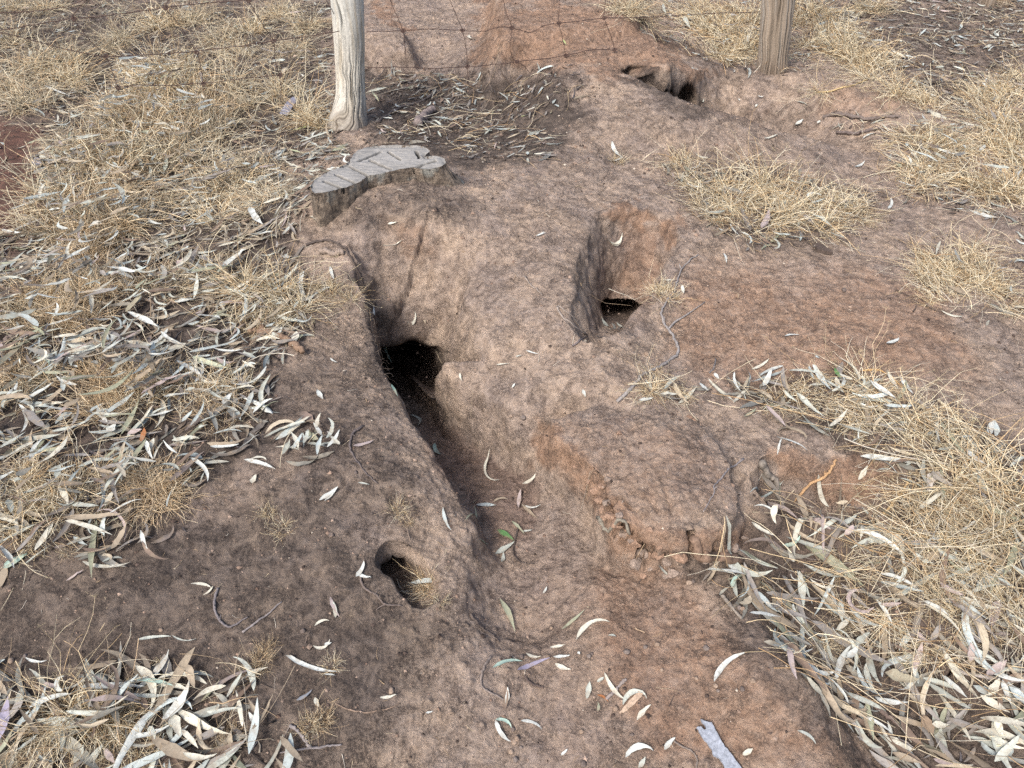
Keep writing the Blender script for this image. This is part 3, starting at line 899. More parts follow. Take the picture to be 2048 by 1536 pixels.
# ------------------------------------------------------------------ sticks and twigs
def draped(pxl, lift, n=24):
    P = hits(pxl)
    L = smooth_line(P, n)
    h = HB(L[:, 0], L[:, 1])
    L[:, 2] = np.maximum(L[:, 2], h) + lift
    return L
def zA(L): return [(x * .3418, 1011 + y * .3418) for x, y in L]
def zB(L): return [(650 + x * .3418, 750 + y * .3418) for x, y in L]
def zC(L): return [(650 + x * .3418, 1011 + y * .3418) for x, y in L]
def zD(L): return [(x * .3418, 500 + y * .3418) for x, y in L]
def zE(L): return [(1348 + x * .3418, 700 + y * .3418) for x, y in L]
def zF(L): return [(1348 + x * .3418, 1011 + y * .3418) for x, y in L]
def z5(L): return [(500 + x * .3418, 400 + y * .3418) for x, y in L]
def z6(L): return [(1100 + x * .3418, 400 + y * .3418) for x, y in L]
GREYT = (.23, .205, .20); BROWN = (.16, .11, .08); DARKT = (.085, .068, .06); TAN = (.40, .29, .17)
STICKS = [
 ('twig', z6([(390,1190),(470,1110),(530,1040),(600,1000),(690,950),(745,905),(740,850),(715,800),(690,765),(660,720),(650,660),(680,600),(720,550),(740,490),(770,410),(820,360),(865,325)]), (.0054,.0019), (.24,.22,.21), 'long grey forked twig lying on bare red soil right of the second burrow', [z6([(690,765),(730,720),(780,690),(840,650),(905,605)])]),
 ('stick', z5([(0,775),(80,785),(170,810),(250,850),(310,905)]), (.0125,.009), (.22,.15,.105), 'thick brown peeling stick half under litter left of the main burrow', []),
 ('stick', z5([(415,305),(470,318),(520,325),(550,315)]), (.010,.009), (.25,.20,.165), 'short thick stub of pale root on the bank below the stump', []),
 ('root', z5([(330,270),(400,250),(480,245),(550,285),(600,360),(640,440),(670,520)]), (.0045,.002), DARKT, 'thin dark root looping over the bank edge below the stump', []),
 ('stick', zE([(85,1225),(180,1222),(280,1230),(390,1240)]), (.013,.011), (.19,.13,.095), 'straight dusty stick at the foot of the broken soil slab', []),
 ('twig', zE([(405,640),(340,695),(270,760),(232,800),(235,830),(200,900),(170,950)]), (.0028,.0012), GREYT, 'thin grey bent twig lying on top of the broken soil slab', []),
 ('twig', zB([(225,300),(160,350),(148,430),(190,510),(250,590),(310,640)]), (.0038,.0014), (.12,.10,.095), 'dark curved twig on the bank left of the trench', []),
 ('twig', zA([(1275,485),(1258,560),(1265,630),(1300,690),(1350,712),(1400,690),(1450,655)]), (.0034,.0016), (.17,.15,.15), 'hook shaped grey twig on dark bare soil at the lower left', []),
 ('twig', zA([(1420,745),(1500,690),(1580,630),(1650,565)]), (.0026,.0014), GREYT, 'straight grey twig pointing up to the small burrow', []),
 ('twig', zC([(205,395),(225,480),(290,520),(330,560),(355,580),(450,588)]), (.0030,.0016), (.15,.12,.105), 'kinked brown twig just below the small burrow', [zC([(355,580),(320,600),(300,615)])]),
 ('twig', zC([(970,885),(930,950),(912,1020),(930,1075),(990,1108),(1050,1140)]), (.0036,.0018), (.20,.165,.145), 'C shaped bark twig on bare soil below the trench mouth', []),
 ('twig', zC([(1170,1000),(1200,1040),(1240,1060),(1280,1068)]), (.0036,.0025), (.10,.075,.065), 'short dark curved twig below the purple leaf', []),
 ('twig', zC([(850,640),(900,700),(960,745),(1000,780),(1022,805)]), (.0034,.0015), (.10,.08,.07), 'dark broken twig pressed in soil below the trench', []),
 ('twig', zB([(1135,880),(1110,980),(1105,1050),(1150,1100),(1225,1105)]), (.0028,.0016), DARKT, 'black hooked twig beside the bright green leaf in the trench', []),
 ('twig', zB([(1590,880),(1650,915),(1720,950),(1775,985)]), (.0055,.0035), (.20,.18,.145), 'flat bundle of grey bark fibre below the cracked slab edge', []),
 ('twig', zD([(150,330),(165,390),(210,450),(260,490),(330,520),(380,580),(430,650)]), (.0050,.0028), GREYT, 'crooked grey branch in the litter on the left edge', [zD([(330,520),(360,505),(395,545)])]),
 ('stick', zD([(-40,590),(40,555),(110,515),(175,495)]), (.013,.008), (.14,.11,.10), 'dark thick stick half buried in grass on the left edge', []),
 ('twig', zA([(1700,1290),(1760,1340),(1790,1385),(1830,1420),(1920,1412),(2000,1405)]), (.0038,.002), GREYT, 'grey forked twig at the bottom between two straw stubs', [zA([(1830,1420),(1740,1435),(1640,1450)])]),
 ('root', z3([(1075,575),(1140,565),(1200,575),(1290,590),(1350,575),(1440,570)]), (.009,.006), (.16,.13,.115), 'snaking grey root along the far edge of the dug basin', []),
 ('root', z3([(1140,650),(1230,655),(1300,635),(1360,640),(1390,700)]), (.008,.005), (.15,.12,.11), 'second grey root right of the basin under the tall dry grass', []),
 ('twig', z5([(1605,450),(1640,500),(1680,530),(1712,562)]), (.0030,.0016), (.24,.20,.17), 'short pale twig on the mound between the two burrows', []),
 ('twig', z5([(1795,630),(1830,690),(1900,745),(1972,792)]), (.0034,.0016), (.26,.22,.19), 'pale split twig on the slope left of the second burrow', [z5([(1800,620),(1850,660),(1900,710),(1972,790)])]),
 ('twig', zC([(65,1160),(150,1200),(250,1212),(350,1195),(440,1160)]), (.0018,.0012), (.22,.16,.12), 'very thin bowed twig near the bottom edge', []),
 ('twig', z6([(130,860),(180,820),(220,800)]), (.0030,.0014), (.13,.11,.11), 'small dark twig at the lip of the second burrow', []),
 ('twig', zC([(1640,1140),(1680,1105),(1720,1065),(1762,1018)]), (.0042,.0034), (.26,.22,.20), 'short straight grey twig under the big curled leaf', []),
 ('twig', z6([(930,1020),(960,980),(968,930)]), (.003,.0015), (.14,.13,.13), 'tiny dark twig with leaf standing on the red soil', []),
 ('twig', zF([(0,1382),(60,1420),(110,1450),(135,1500),(120,1560)]), (.0022,.0016), (.17,.14,.12), 'thin dark twig left of the blue grey bark strip', []),
 ('stick', zF([(1110,1130),(1200,1200),(1290,1275),(1370,1330)]), (.0065,.005), (.14,.105,.09), 'brown straight stick under leaves in the right gully', []),
 ('stick', zF([(-230,720+0),(-200,735),(-170,745)]), (.002,.001), (.3,.22,.15), 'small straw coloured twig below the slab', []),
 ('twig', zF([(1630,985),(1800,1005),(2080,1045)]), (.0055,.0045), (.27,.24,.22), 'long straight grey stick among leaves near the right edge', []),
 ('twig', zF([(280,530),(330,590),(400,668)]), (.0050,.0035), (.22,.19,.16), 'grey stick at the left margin of the right gully', []),
 ('stick', zE([(500,685),(540,760),(590,830),(640,930)]), (.010,.006), (.19,.165,.14), 'flat grey brown stick standing by the slab corner', []),
 ('twig', zE([(1100,125),(1200,125),(1270,160),(1330,220)]), (.003,.002), (.45,.29,.13), 'arched orange straw stalk over the right litter mat', []),
 ('twig', zE([(1540,290),(1640,390),(1740,480),(1830,575)]), (.0035,.0025), (.42,.36,.26), 'long pale straight stalk across the right litter mat', []),
 ('twig', zE([(1190,1000),(1260,930),(1330,840),(1380,760)]), (.0042,.003), (.42,.30,.16), 'thick straw stalk leaning over the leaf filled hollow', []),
 ('twig', zE([(690,895),(770,830),(860,790),(910,720),(945,650)]), (.0045,.003), (.38,.24,.13), 'orange bent stalk standing out of the leaf filled hollow', []),
 ('twig', z3([(1050,455),(1150,435),(1230,412),(1290,385)]), (.004,.003), (.45,.34,.18), 'long straw stalk lying behind the dug basin', []),
 ('stick', z2([(690,740),(730,700),(790,655)]), (.020,.017), (.20,.165,.155), 'broad grey bark strip behind the stump', []),
 ('twig', z2([(450,720),(560,650),(700,600),(780,560)]), (.006,.004), (.10,.085,.08), 'dark branch lying behind the stump near the pale post', []),
 ('twig', z1([(230,1020),(245,1080),(232,1140)]), (.004,.003), (.12,.10,.11), 'dark short twig at the edge of the red soil patch', []),
 ('stick', z1([(-30,668),(40,658),(120,640)]), (.008,.006), (.30,.28,.25), 'pale stick left of the grass on the left edge', []),
 ('stick', z1([(1530,290),(1640,315),(1760,300),(1820,310)]), (.007,.004), (.20,.185,.18), 'grey branch on the ground behind the fence', []),
]
for k, (nm, pl, (r0, r1), c, lab, br) in enumerate(STICKS):
    L = draped(pl, r0 * .7, max(12, len(pl) * 5))
    n = len(L); rs = np.random.RandomState(k)
    L[1:-1] += rs.normal(size=(n - 2, 3)) * r0 * .22
    rad = np.linspace(r0, r1, n) * (1 + .12 * rs.normal(size=n))
    V, F = tube(L, rad, 9, rough=.12, seed=k)
    cc = np.array(c)[None] * (1 + .25 * nz(V, 60, k * 1.7))[:, None]
    parts = [(V, F, cc)]
    for b_l in br:
        B = draped(b_l, r0 * .7, 14)
        V2, F2 = tube(B, np.linspace(r0 * .7, r1 * .7, 14), 8, rough=.1, seed=k + 9)
        parts.append((V2, F2, c))
    # broken side spurs
    for q in range(2 if n > 20 else 0):
        i_ = rs.randint(4, n - 4); d = rs.normal(size=3); d[2] = abs(d[2]); d /= np.linalg.norm(d)
        V2, F2 = tube([L[i_], L[i_] + d * r0 * 2.5, L[i_] + d * r0 * 4], [r0 * .5, r0 * .35, r0 * .2], 6)
        parts.append((V2, F2, c))
    V, F, C_ = merge(parts)
    o0 = V.mean(0)
    o = obj(nm, mesh_np(nm, V - o0, F, M_BARK, C_), None, o0)
    tag(o, lab, nm, 'sticks and twigs on the ground')

# flat strips of bark
def plate(name, pxl, th, c, lab, lift=.006):
    P = hits(pxl); P[:, 2] = np.maximum(P[:, 2], HB(P[:, 0], P[:, 1])) + lift
    ctr = P.mean(0)
    bm = bmesh.new()
    nrm = Vector((0, 0, 1))
    a = smooth_line(np.vstack([P, P[:1]]), len(P) * 5 + 1)[:-1]
    a = a * .25 + np.array([P[int(i / 5) % len(P)] * (1 - (i % 5) / 5) + P[(int(i / 5) + 1) % len(P)] * ((i % 5) / 5) for i in range(len(P) * 5)]) * .75
    a[:, :2] += np.random.RandomState(2).normal(size=(len(a), 2)) * .0006
    vs = [bm.verts.new(Vector(p - ctr)) for p in a]
    f = bm.faces.new(vs)
    r = bmesh.ops.extrude_face_region(bm, geom=[f])
    for v in r['geom']:
        if isinstance(v, bmesh.types.BMVert): v.co.z -= th
    bmesh.ops.triangulate(bm, faces=[x for x in bm.faces if len(x.verts) > 4])
    bmesh.ops.recalc_face_normals(bm, faces=bm.faces)
    me = bpy.data.meshes.new(name); bm.to_mesh(me); bm.free()
    V = np.array([v.co[:] for v in me.vertices])
    at = me.color_attributes.new('col', 'FLOAT_COLOR', 'POINT')
    cc = np.ones((len(V), 4), np.float32); cc[:, :3] = np.array(c)[None] * (1 + .2 * nz(V + 5, 50))[:, None]
    at.data.foreach_set('color', cc.ravel())
    me.materials.append(M_BARK)
    o = obj(name, me, None, ctr); tag(o, lab, 'bark', 'loose strips of bark')
plate('bark_strip', zF([(150,1262),(215,1285),(240,1330),(285,1410),(340,1480),(420,1600),(310,1600),(285,1530),(262,1492),(225,1478),(215,1440),(165,1370),(128,1315),(150,1305),(172,1325),(185,1310),(160,1285)]), .005, (.25,.27,.31), 'blue grey splintered bark strip lying at the bottom edge', .010)
plate('bark_strip', z1([(1645,700),(1680,640),(1722,605),(1748,615),(1720,660),(1690,712)]), .004, (.22,.22,.27), 'purple grey bark flake in grass left of the pale post', .03)
plate('bark_strip', z1([(200,975),(215,945),(240,950),(258,985),(225,998)]), .004, (.25,.25,.29), 'small grey bark flake by the red soil patch', .02)
plate('bark_strip', zE([(1465,760),(1500,745),(1560,745),(1510,800),(1480,860),(1462,840)]), .002, (.42,.38,.34), 'pale papery bark flake on the right litter slope', .02)
plate('bark_strip', zC([(1722,1225),(1745,1190),(1790,1140),(1830,1098),(1865,1095),(1850,1130),(1800,1180),(1750,1222)]), .003, (.36,.27,.20), 'tan bark flake under the big curled leaf', .006)
plate('bark_strip', z6([(1548,290),(1570,255),(1590,280),(1640,310),(1650,328),(1600,320),(1560,305)]), .012, (.085,.065,.055), 'black charred wood lump on the soil at the right middle', .014)

# ------------------------------------------------------------------ where litter lies (outlines in pixels of the photograph)
LIT = [  # polygon, leaves per m2, straws per m2, dark debris per m2, feather px
 ([(-40,560),(60,540),(230,520),(420,500),(560,500),(620,600),(600,680),(530,740),(540,850),(480,900),(370,960),(370,1040),(240,1110),(130,1100),(-40,1130)], 1250, 230, 700, 25),
 ([(90,200),(420,130),(470,250),(480,330),(600,380),(625,420),(560,500),(230,560),(30,540),(40,490),(110,420),(80,330)], 720, 420, 600, 25),
 ([(-40,470),(40,480),(240,490),(240,560),(-40,560)], 600, 200, 500, 15),
 ([(-40,-30),(660,-30),(660,140),(440,230),(130,230),(-40,230)], 130, 380, 700, 25),
 ([(100,200),(300,180),(120,330),(90,250)], 520, 250, 400, 20),
 ([(440,150),(660,90),(655,260),(560,330),(470,320)], 230, 260, 900, 20),
 ([(480,300),(690,265),(700,320),(620,360),(625,430),(540,470),(470,400)], 850, 200, 700, 15),
 ([(735,150),(1000,160),(1150,145),(1160,190),(1060,245),(950,300),(890,290),(740,280)], 480, 150, 2200, 24),
 ([(900,250),(1130,270),(1090,320),(920,320)], 330, 60, 700, 12),
 ([(330,-30),(660,-30),(650,90),(450,120)], 150, 400, 500, 20),
 ([(-40,1340),(60,1370),(200,1330),(330,1350),(480,1340),(530,1380),(560,1440),(610,1580),(-40,1580)], 900, 350, 500, 22),
 ([(1310,320),(1400,310),(1500,330),(1650,370),(1780,400),(1690,460),(1620,490),(1500,500),(1430,470),(1400,400)], 420, 520, 300, 15),
 ([(1780,330),(1850,300),(2090,400),(2090,460),(1900,420)], 160, 500, 300, 15),
 ([(1850,180),(2090,150),(2090,420),(1800,400),(1780,280),(1860,250)], 300, 500, 200, 20),
 ([(1640,-30),(2090,-30),(2090,190),(1850,200),(1700,140)], 340, 130, 1300, 20),
 ([(1230,-20),(1640,-30),(1700,130),(1560,150),(1480,145),(1300,70)], 150, 420, 500, 15),
 ([(1460,770),(1560,755),(1720,745),(1830,800),(1930,880),(1880,980),(1700,920),(1610,870),(1530,850)], 620, 330, 220, 15),
 ([(1880,870),(2090,920),(2090,1120),(1830,1080),(1820,960)], 420, 700, 220, 20),
 ([(1520,1010),(1660,1010),(1830,1050),(2090,1100),(2090,1580),(1840,1580),(1680,1440),(1560,1290),(1500,1230),(1380,1150),(1500,1110)], 1050, 420, 700, 20),
 ([(1660,1400),(1800,1340),(2090,1330),(2090,1580),(1830,1580)], 1150, 120, 100, 25),
 ([(1500,1100),(1620,1060),(1700,1200),(1600,1250),(1450,1140)], 300, 120, 200, 20),
 ([(1275,770),(1340,765),(1450,785),(1400,805),(1290,800)], 350, 500, 200, 8),
 ([(1800,600),(1900,570),(2090,560),(2090,680),(1990,650),(1870,640)], 120, 260, 150, 12),
 ([(1860,500),(1990,480),(2040,560),(1880,580)], 200, 500, 200, 15),
 ([(550,860),(620,840),(700,880),(690,925),(620,935),(560,910)], 560, 60, 100, 8),
 ([(1740,230),(1800,250),(1760,280),(1640,260)], 260, 150, 300, 8),
 ([(1510,130),(1620,140),(1560,165),(1480,150)], 260, 160, 300, 8),
 ([(1195,650),(1290,650),(1270,668),(1200,680)], 90, 60, 100, 5),
 ([(1380,770),(1440,745),(1420,790)], 120, 100, 50, 8),
 ([(-60,240),(90,240),(70,330),(90,400),(20,500),(-60,500)], 22, 70, 160, 10),
 ([(2040,420),(2090,420),(2090,560),(2030,560)], 260, 300, 200, 15),
]
BARE = [([(430,880),(700,700),(900,1050),(1050,1300),(1750,1560),(540,1580),(560,1400),(300,1330),(-40,1330),(-40,1130),(250,1120)], 0, 26, 0, 25),]

def density(px, py, k):
    out = np.zeros(len(px))
    for L in LIT:
        poly, f = L[0], L[4]
        xs = [p[0] for p in poly]; ys = [p[1] for p in poly]
        s = np.where((px > min(xs) - 2 * f) & (px < max(xs) + 2 * f) & (py > min(ys) - 2 * f) & (py < max(ys) + 2 * f))[0]
        if not len(s): continue
        d = sdist(px[s], py[s], poly)
        out[s] = np.maximum(out[s], L[k] * (1 - sstep(-f * .6, f, d)))
    return out

def scatter(k, seed, mult=1.0, dmax=1400, clump=.7):
    """world points spread evenly over the ground, thinned by how much lies there"""
    rs = np.random.RandomState(seed)
    n = int(dmax * 9.4 * 6.0)
    x = rs.uniform(-4.7, 4.7, n); y = rs.uniform(.45, 6.45, n)
    z = H(x, y)
    px, py, _ = to_px(np.c_[x, y, z])
    s = (px > -140) & (px < 2190) & (py > -60) & (py < 1680)
    x, y, z, px, py = x[s], y[s], z[s], px[s], py[s]
    d = density(px, py, k) * mult
    q = np.c_[x, y, x * 0]
    d = d * np.clip(1 + clump * (nz(q, 7, 1.7) * 3 + nz(q, 19, 6.7) * 2), .05, 3)
    s = rs.uniform(0, dmax, len(d)) < d
    return x[s], y[s], px[s], py[s]

D, S, U, M = 'dense', 'spray', 'stub', 'mat'
TUS = [  # x, y of the base, size, flatness, kind, tone
 # upper left
 (20,20,1.3,1,D,'pale'),(95,20,1.2,1,D,'pale'),(15,90,1.3,1,D,'pale'),(320,50,1.3,1,D,'gold'),(385,45,1.3,1,D,'pale'),(440,80,1.0,.9,D,'pale'),(500,65,1.2,1,D,'gold'),(560,30,1.1,1,D,'pale'),(610,60,1.2,1,D,'pale'),(245,80,1.0,1,S,'pale'),
 (70,140,1.5,1,D,'pale'),(130,165,1.5,1,D,'gold'),(20,190,1.6,1,D,'pale'),(60,210,1.3,.9,D,'pale'),(135,125,1.2,1,D,'pale'),(330,145,1.3,1.1,S,'gold'),(370,150,1.3,1.1,D,'gold'),(300,160,1.2,1,D,'gold'),(225,100,1.0,.8,S,'pale'),(580,100,1.0,.8,M,'pale'),(480,110,1.0,.8,M,'gold'),
 # the big clump left of the post
 (255,225,1.5,1,D,'rust'),(300,215,1.6,1.1,D,'gold'),(350,205,1.6,1.1,D,'gold'),(400,215,1.5,1,D,'rust'),(430,250,1.3,.9,D,'pale'),(240,270,1.5,1,D,'pale'),(300,270,1.6,1,D,'rust'),(360,265,1.6,1,D,'rust'),(410,285,1.4,.9,D,'pale'),
 (180,300,1.3,.9,D,'pale'),(240,330,1.5,1,D,'gold'),(300,330,1.5,1,D,'pale'),(345,330,1.4,.9,D,'pale'),(145,340,1.4,.9,D,'pale'),(400,340,1.1,.8,M,'pale'),(560,190,1.0,.9,S,'gold'),(610,230,1.2,1,S,'gold'),(640,250,1.0,1,D,'gold'),(500,215,1.1,.9,S,'pale'),(470,180,1.1,.9,S,'pale'),
 (120,400,1.4,1,D,'pale'),(180,410,1.4,1,D,'rust'),(240,400,1.4,.9,D,'rust'),(85,450,1.3,.9,D,'pale'),(150,460,1.4,1,D,'pale'),(210,470,1.4,1,D,'rust'),(265,450,1.2,.8,D,'pale'),(170,520,1.2,.9,D,'rust'),(300,400,1.2,.8,M,'pale'),
 (430,395,1.2,.9,D,'gold'),(480,370,1.1,.9,D,'gold'),(520,350,1.0,.8,M,'pale'),(440,440,1.0,.8,M,'gold'),(540,410,.9,.7,M,'pale'),
 # middle left
 (70,600,1.3,.9,D,'rust'),(130,590,1.3,1,D,'gold'),(190,600,1.3,1,D,'rust'),(110,650,1.3,.8,D,'rust'),(40,640,1.2,.9,D,'pale'),(200,560,1.2,.8,M,'pale'),(270,580,1.2,.8,M,'rust'),(340,570,1.2,.8,M,'pale'),(410,550,1.1,.8,M,'pale'),(175,650,1.0,.8,D,'rust'),
 (500,590,1.2,1,S,'gold'),(560,590,1.1,1,S,'gold'),(600,620,.9,1,S,'gold'),(540,640,.9,.8,M,'gold'),(470,560,1.0,.8,M,'pale'),
 (190,760,1.1,1,D,'rust'),(240,770,1.2,1.1,D,'rust'),(290,770,1.1,1,D,'rust'),(215,820,1.1,.9,D,'rust'),(270,815,1.0,.9,M,'gold'),(340,760,.9,.8,M,'gold'),(180,720,.7,1.1,U,'rust'),(40,740,1.0,.9,D,'rust'),(90,760,.9,.9,D,'pale'),(400,800,.9,.8,M,'gold'),(450,830,.9,.8,M,'rust'),(20,820,.9,.8,M,'gold'),(480,780,.7,.7,U,'gold'),
 (40,970,1.0,.8,D,'gold'),(100,980,1.0,.8,D,'gold'),(150,985,.9,.8,M,'gold'),(300,960,.9,.9,D,'rust'),(345,975,.8,1,D,'rust'),(310,1000,.8,.9,D,'rust'),(30,1040,1.0,.8,S,'gold'),(90,1040,.9,.7,M,'gold'),(240,975,.8,.7,M,'pale'),
 # lower left
 (130,1430,.9,1.1,S,'gold'),(200,1440,.9,1.1,S,'gold'),(160,1480,.9,.9,M,'gold'),(240,1440,.7,1,D,'gold'),(60,1460,.7,.8,M,'pale'),(260,1490,.7,.8,M,'gold'),
 (520,1320,.42,1.2,U,'rust'),(500,1345,.36,1,U,'gold'),(535,1295,.30,1.3,U,'rust'),(640,1440,.45,1.1,U,'rust'),(465,1470,.42,1.1,U,'rust'),(615,1450,.35,.9,U,'gold'),(450,1500,.35,.9,U,'gold'),(538,1025,.34,1.1,U,'gold'),(565,1060,.38,.8,U,'gold'),(795,1020,.34,1.1,U,'gold'),(812,1038,.25,.7,U,'rust'),
 (662,1330,.28,.8,U,'gold'),(660,585,.5,1.1,U,'gold'),(700,600,.4,1.1,S,'gold'),(135,1100,.3,.8,U,'gold'),(852,1168,.50,1.2,U,'gold'),(862,1180,.42,1.0,U,'rust'),(880,1200,.28,.6,U,'pale'),
 # upper right
 (1420,60,1.5,1,D,'gold'),(1470,90,1.6,1.1,D,'gold'),(1490,40,1.4,1,D,'gold'),(1450,115,1.3,1,D,'gold'),(1510,110,1.3,1,D,'gold'),(1600,50,1.4,1,D,'gold'),(1640,30,1.4,1,D,'gold'),(1620,90,1.2,1,D,'gold'),(1690,110,1.5,1,D,'gold'),(1730,130,1.4,1,D,'gold'),(1670,70,1.4,1,D,'gold'),(1740,20,1.3,1,D,'pale'),(1780,10,1.2,.9,D,'pale'),(1390,30,1.1,1,S,'gold'),(1255,25,1.1,1.1,D,'pale'),(1280,40,.9,1,S,'pale'),(1560,10,1.2,1,D,'gold'),
 (1740,160,1.0,.8,S,'gold'),(1800,190,1.1,.9,S,'gold'),(1860,210,1.1,.9,D,'gold'),(1900,180,1.1,.8,D,'gold'),(1960,200,1.2,1,D,'gold'),(2010,190,1.2,1,D,'gold'),(2045,160,1.1,.9,D,'gold'),(1820,240,1.0,.9,S,'gold'),(1640,180,.7,.7,S,'gold'),
 (1840,290,1.3,1,D,'gold'),(1890,300,1.5,1.1,D,'gold'),(1950,300,1.6,1.1,D,'gold'),(2010,310,1.6,1.1,D,'gold'),(2050,290,1.5,1.1,D,'gold'),(1860,350,1.4,.9,D,'gold'),(1920,360,1.5,1,D,'gold'),(1980,380,1.5,1,D,'gold'),(2040,400,1.5,1,D,'gold'),(1810,370,1.0,.8,M,'gold'),(1900,260,1.3,1,S,'gold'),(1990,250,1.4,1,S,'gold'),(2060,350,1.4,1,S,'gold'),
 # middle right
 (1400,370,1.0,.7,M,'gold'),(1460,390,1.1,.8,M,'gold'),(1530,380,1.1,.9,S,'gold'),(1590,400,1.1,.8,M,'gold'),(1500,440,1.1,.7,M,'gold'),(1570,440,1.1,.8,S,'gold'),(1650,410,1.0,.8,M,'gold'),(1630,455,1.0,.7,M,'gold'),(1700,430,.9,.7,M,'gold'),(1420,420,.8,.7,M,'gold'),(1370,340,.8,.7,M,'gold'),(1235,325,.4,1,U,'gold'),
 (1880,540,.9,.8,D,'gold'),(1920,560,1.0,.9,D,'gold'),(1970,570,.9,.9,D,'gold'),(1940,520,.9,.9,S,'gold'),(2010,600,.8,.8,M,'gold'),(1850,560,.7,.8,S,'gold'),(1900,600,.8,.7,M,'gold'),(1330,590,.6,.7,U,'gold'),(1310,580,.45,.8,U,'gold'),(1300,780,.5,1,S,'gold'),(1360,790,.4,.8,U,'gold'),
 (1560,785,.8,.7,M,'gold'),(1650,790,.8,.7,M,'gold'),(1740,780,.9,.8,S,'gold'),(1820,830,.8,.8,S,'gold'),(1750,850,.8,.6,M,'gold'),(1860,890,.8,.7,M,'gold'),
 # lower right
 (1900,960,1.1,.8,S,'gold'),(1970,970,1.2,.8,S,'gold'),(2030,1000,1.2,.9,S,'gold'),(1850,990,.9,.7,M,'gold'),(1930,1040,1.0,.8,M,'gold'),(2000,1060,1.1,.9,S,'gold'),(1880,1090,.9,.8,S,'gold'),(1800,1110,.9,.7,S,'gold'),(1960,1130,1.0,.8,S,'gold'),(2040,1120,1.1,.9,M,'gold'),(1740,1150,.8,.6,M,'gold'),(1850,1160,.9,.8,S,'gold'),(1690,1130,.7,.8,S,'gold'),
 (2000,1200,.9,.9,S,'gold'),(1920,1230,.8,.8,S,'gold'),(1780,1230,.8,.7,S,'gold'),(1680,1240,.6,.9,S,'pale'),(1620,1170,.6,.7,M,'gold'),(2040,1260,.8,.9,S,'gold'),(1640,1290,.5,.8,S,'gold'),(1850,1290,.7,.6,S,'gold'),(1500,1150,.4,.6,M,'gold'),
]
NSEG = 9
def leaf_verts(x, y, yaw, L, Wd, bend, twist, roll, lift, tilt, curl, fold, snap=True):
    n = len(x)
    s = np.linspace(-.5, .5, NSEG + 1)[None]
    u = s + .5
    th = yaw[:, None] + bend[:, None] * s * (1 + .5 * s)
    step = (L / NSEG)[:, None]
    cx = np.cumsum(np.cos(th) * step, 1); cy = np.cumsum(np.sin(th) * step, 1)
    cx = cx - cx.mean(1, keepdims=True) + x[:, None]; cy = cy - cy.mean(1, keepdims=True) + y[:, None]
    w = np.power(u + 1e-6, .62) * np.power(1 - u + 1e-6, .95); w = w / w.max() * .5 * Wd[:, None]
    rw = np.random.RandomState(int(abs(x[0]) * 1e5) % 99991)
    w = w * (1 + .13 * np.sin(u * rw.uniform(5, 14, (n, 1)) + rw.uniform(0, 6, (n, 1))) + .05 * rw.normal(size=w.shape))
    w = np.maximum(w, .0005)
    ang = roll[:, None] + twist[:, None] * s
    nx, ny = -np.sin(th), np.cos(th)
    zc = HB(cx.ravel(), cy.ravel()).reshape(n, -1) * .75 + HB(x, y)[:, None] * .25 if snap else np.zeros((n, NSEG + 1))
    if snap:
        zc = np.maximum(zc, H(cx.ravel(), cy.ravel()).reshape(n, -1) - .001)
    zc = zc + lift[:, None] + tilt[:, None] * (s + .1) * L[:, None] + curl[:, None] * (s * 2) ** 2 * L[:, None] * .25
    V = np.zeros((n, NSEG + 1, 3, 3))
    for k, e in enumerate((-1, 0, 1)):
        V[:, :, k, 0] = cx + nx * w * e * np.cos(ang)
        V[:, :, k, 1] = cy + ny * w * e * np.cos(ang)
        V[:, :, k, 2] = zc + w * e * np.sin(ang) + (abs(e) * fold[:, None] * w)
    if snap:
        h = H(V[..., 0].ravel(), V[..., 1].ravel()).reshape(V.shape[:3])
        V[..., 2] = np.maximum(V[..., 2], h + .0012)
    return V
_a = np.arange(NSEG)
LF = np.concatenate([np.c_[_a * 3 + k, _a * 3 + k + 1, (_a + 1) * 3 + k + 1, (_a + 1) * 3 + k] for k in (0, 1)])

PAL = np.array([(.43,.45,.395),(.55,.53,.44),(.46,.51,.49),(.34,.28,.205),(.20,.145,.11),(.30,.31,.22),(.41,.34,.32),(.27,.25,.23),(.55,.57,.53),(.49,.42,.31)])
PALN = ['grey green', 'cream', 'bluish pale', 'tan', 'brown', 'olive', 'pinkish', 'dull grey', 'whitish', 'straw coloured']
PW = np.array([.20, .11, .14, .11, .09, .06, .03, .13, .08, .05]); PW /= PW.sum()

lx, ly, lpx, lpy = scatter(1, 11, 1.25, 1300)
n = len(lx)
rs = np.random.RandomState(12)
ci = rs.choice(len(PAL), n, p=PW)
layer = rs.uniform(0, 1, n)
Ll = np.clip(rs.gamma(9, .0092, n), .028, .16)
farshrink = np.interp(ly, [1.5, 4], [1, .8])
Ll *= farshrink
bst_ = (lpx > 735) & (lpx < 1170) & (lpy < 335)
Ll[bst_] *= .78
Ll[(lpx > 1450) & (lpy > 1050)] *= 1.28
Ll[(lpx < 620) & (lpy > 1330)] *= 1.2
Wl = Ll * rs.uniform(.075, .150, n) * np.interp(Ll, [.04, .15], [1.3, .95])
bend = rs.normal(0, .75, n) + rs.choice([-1, 1], n) * .3
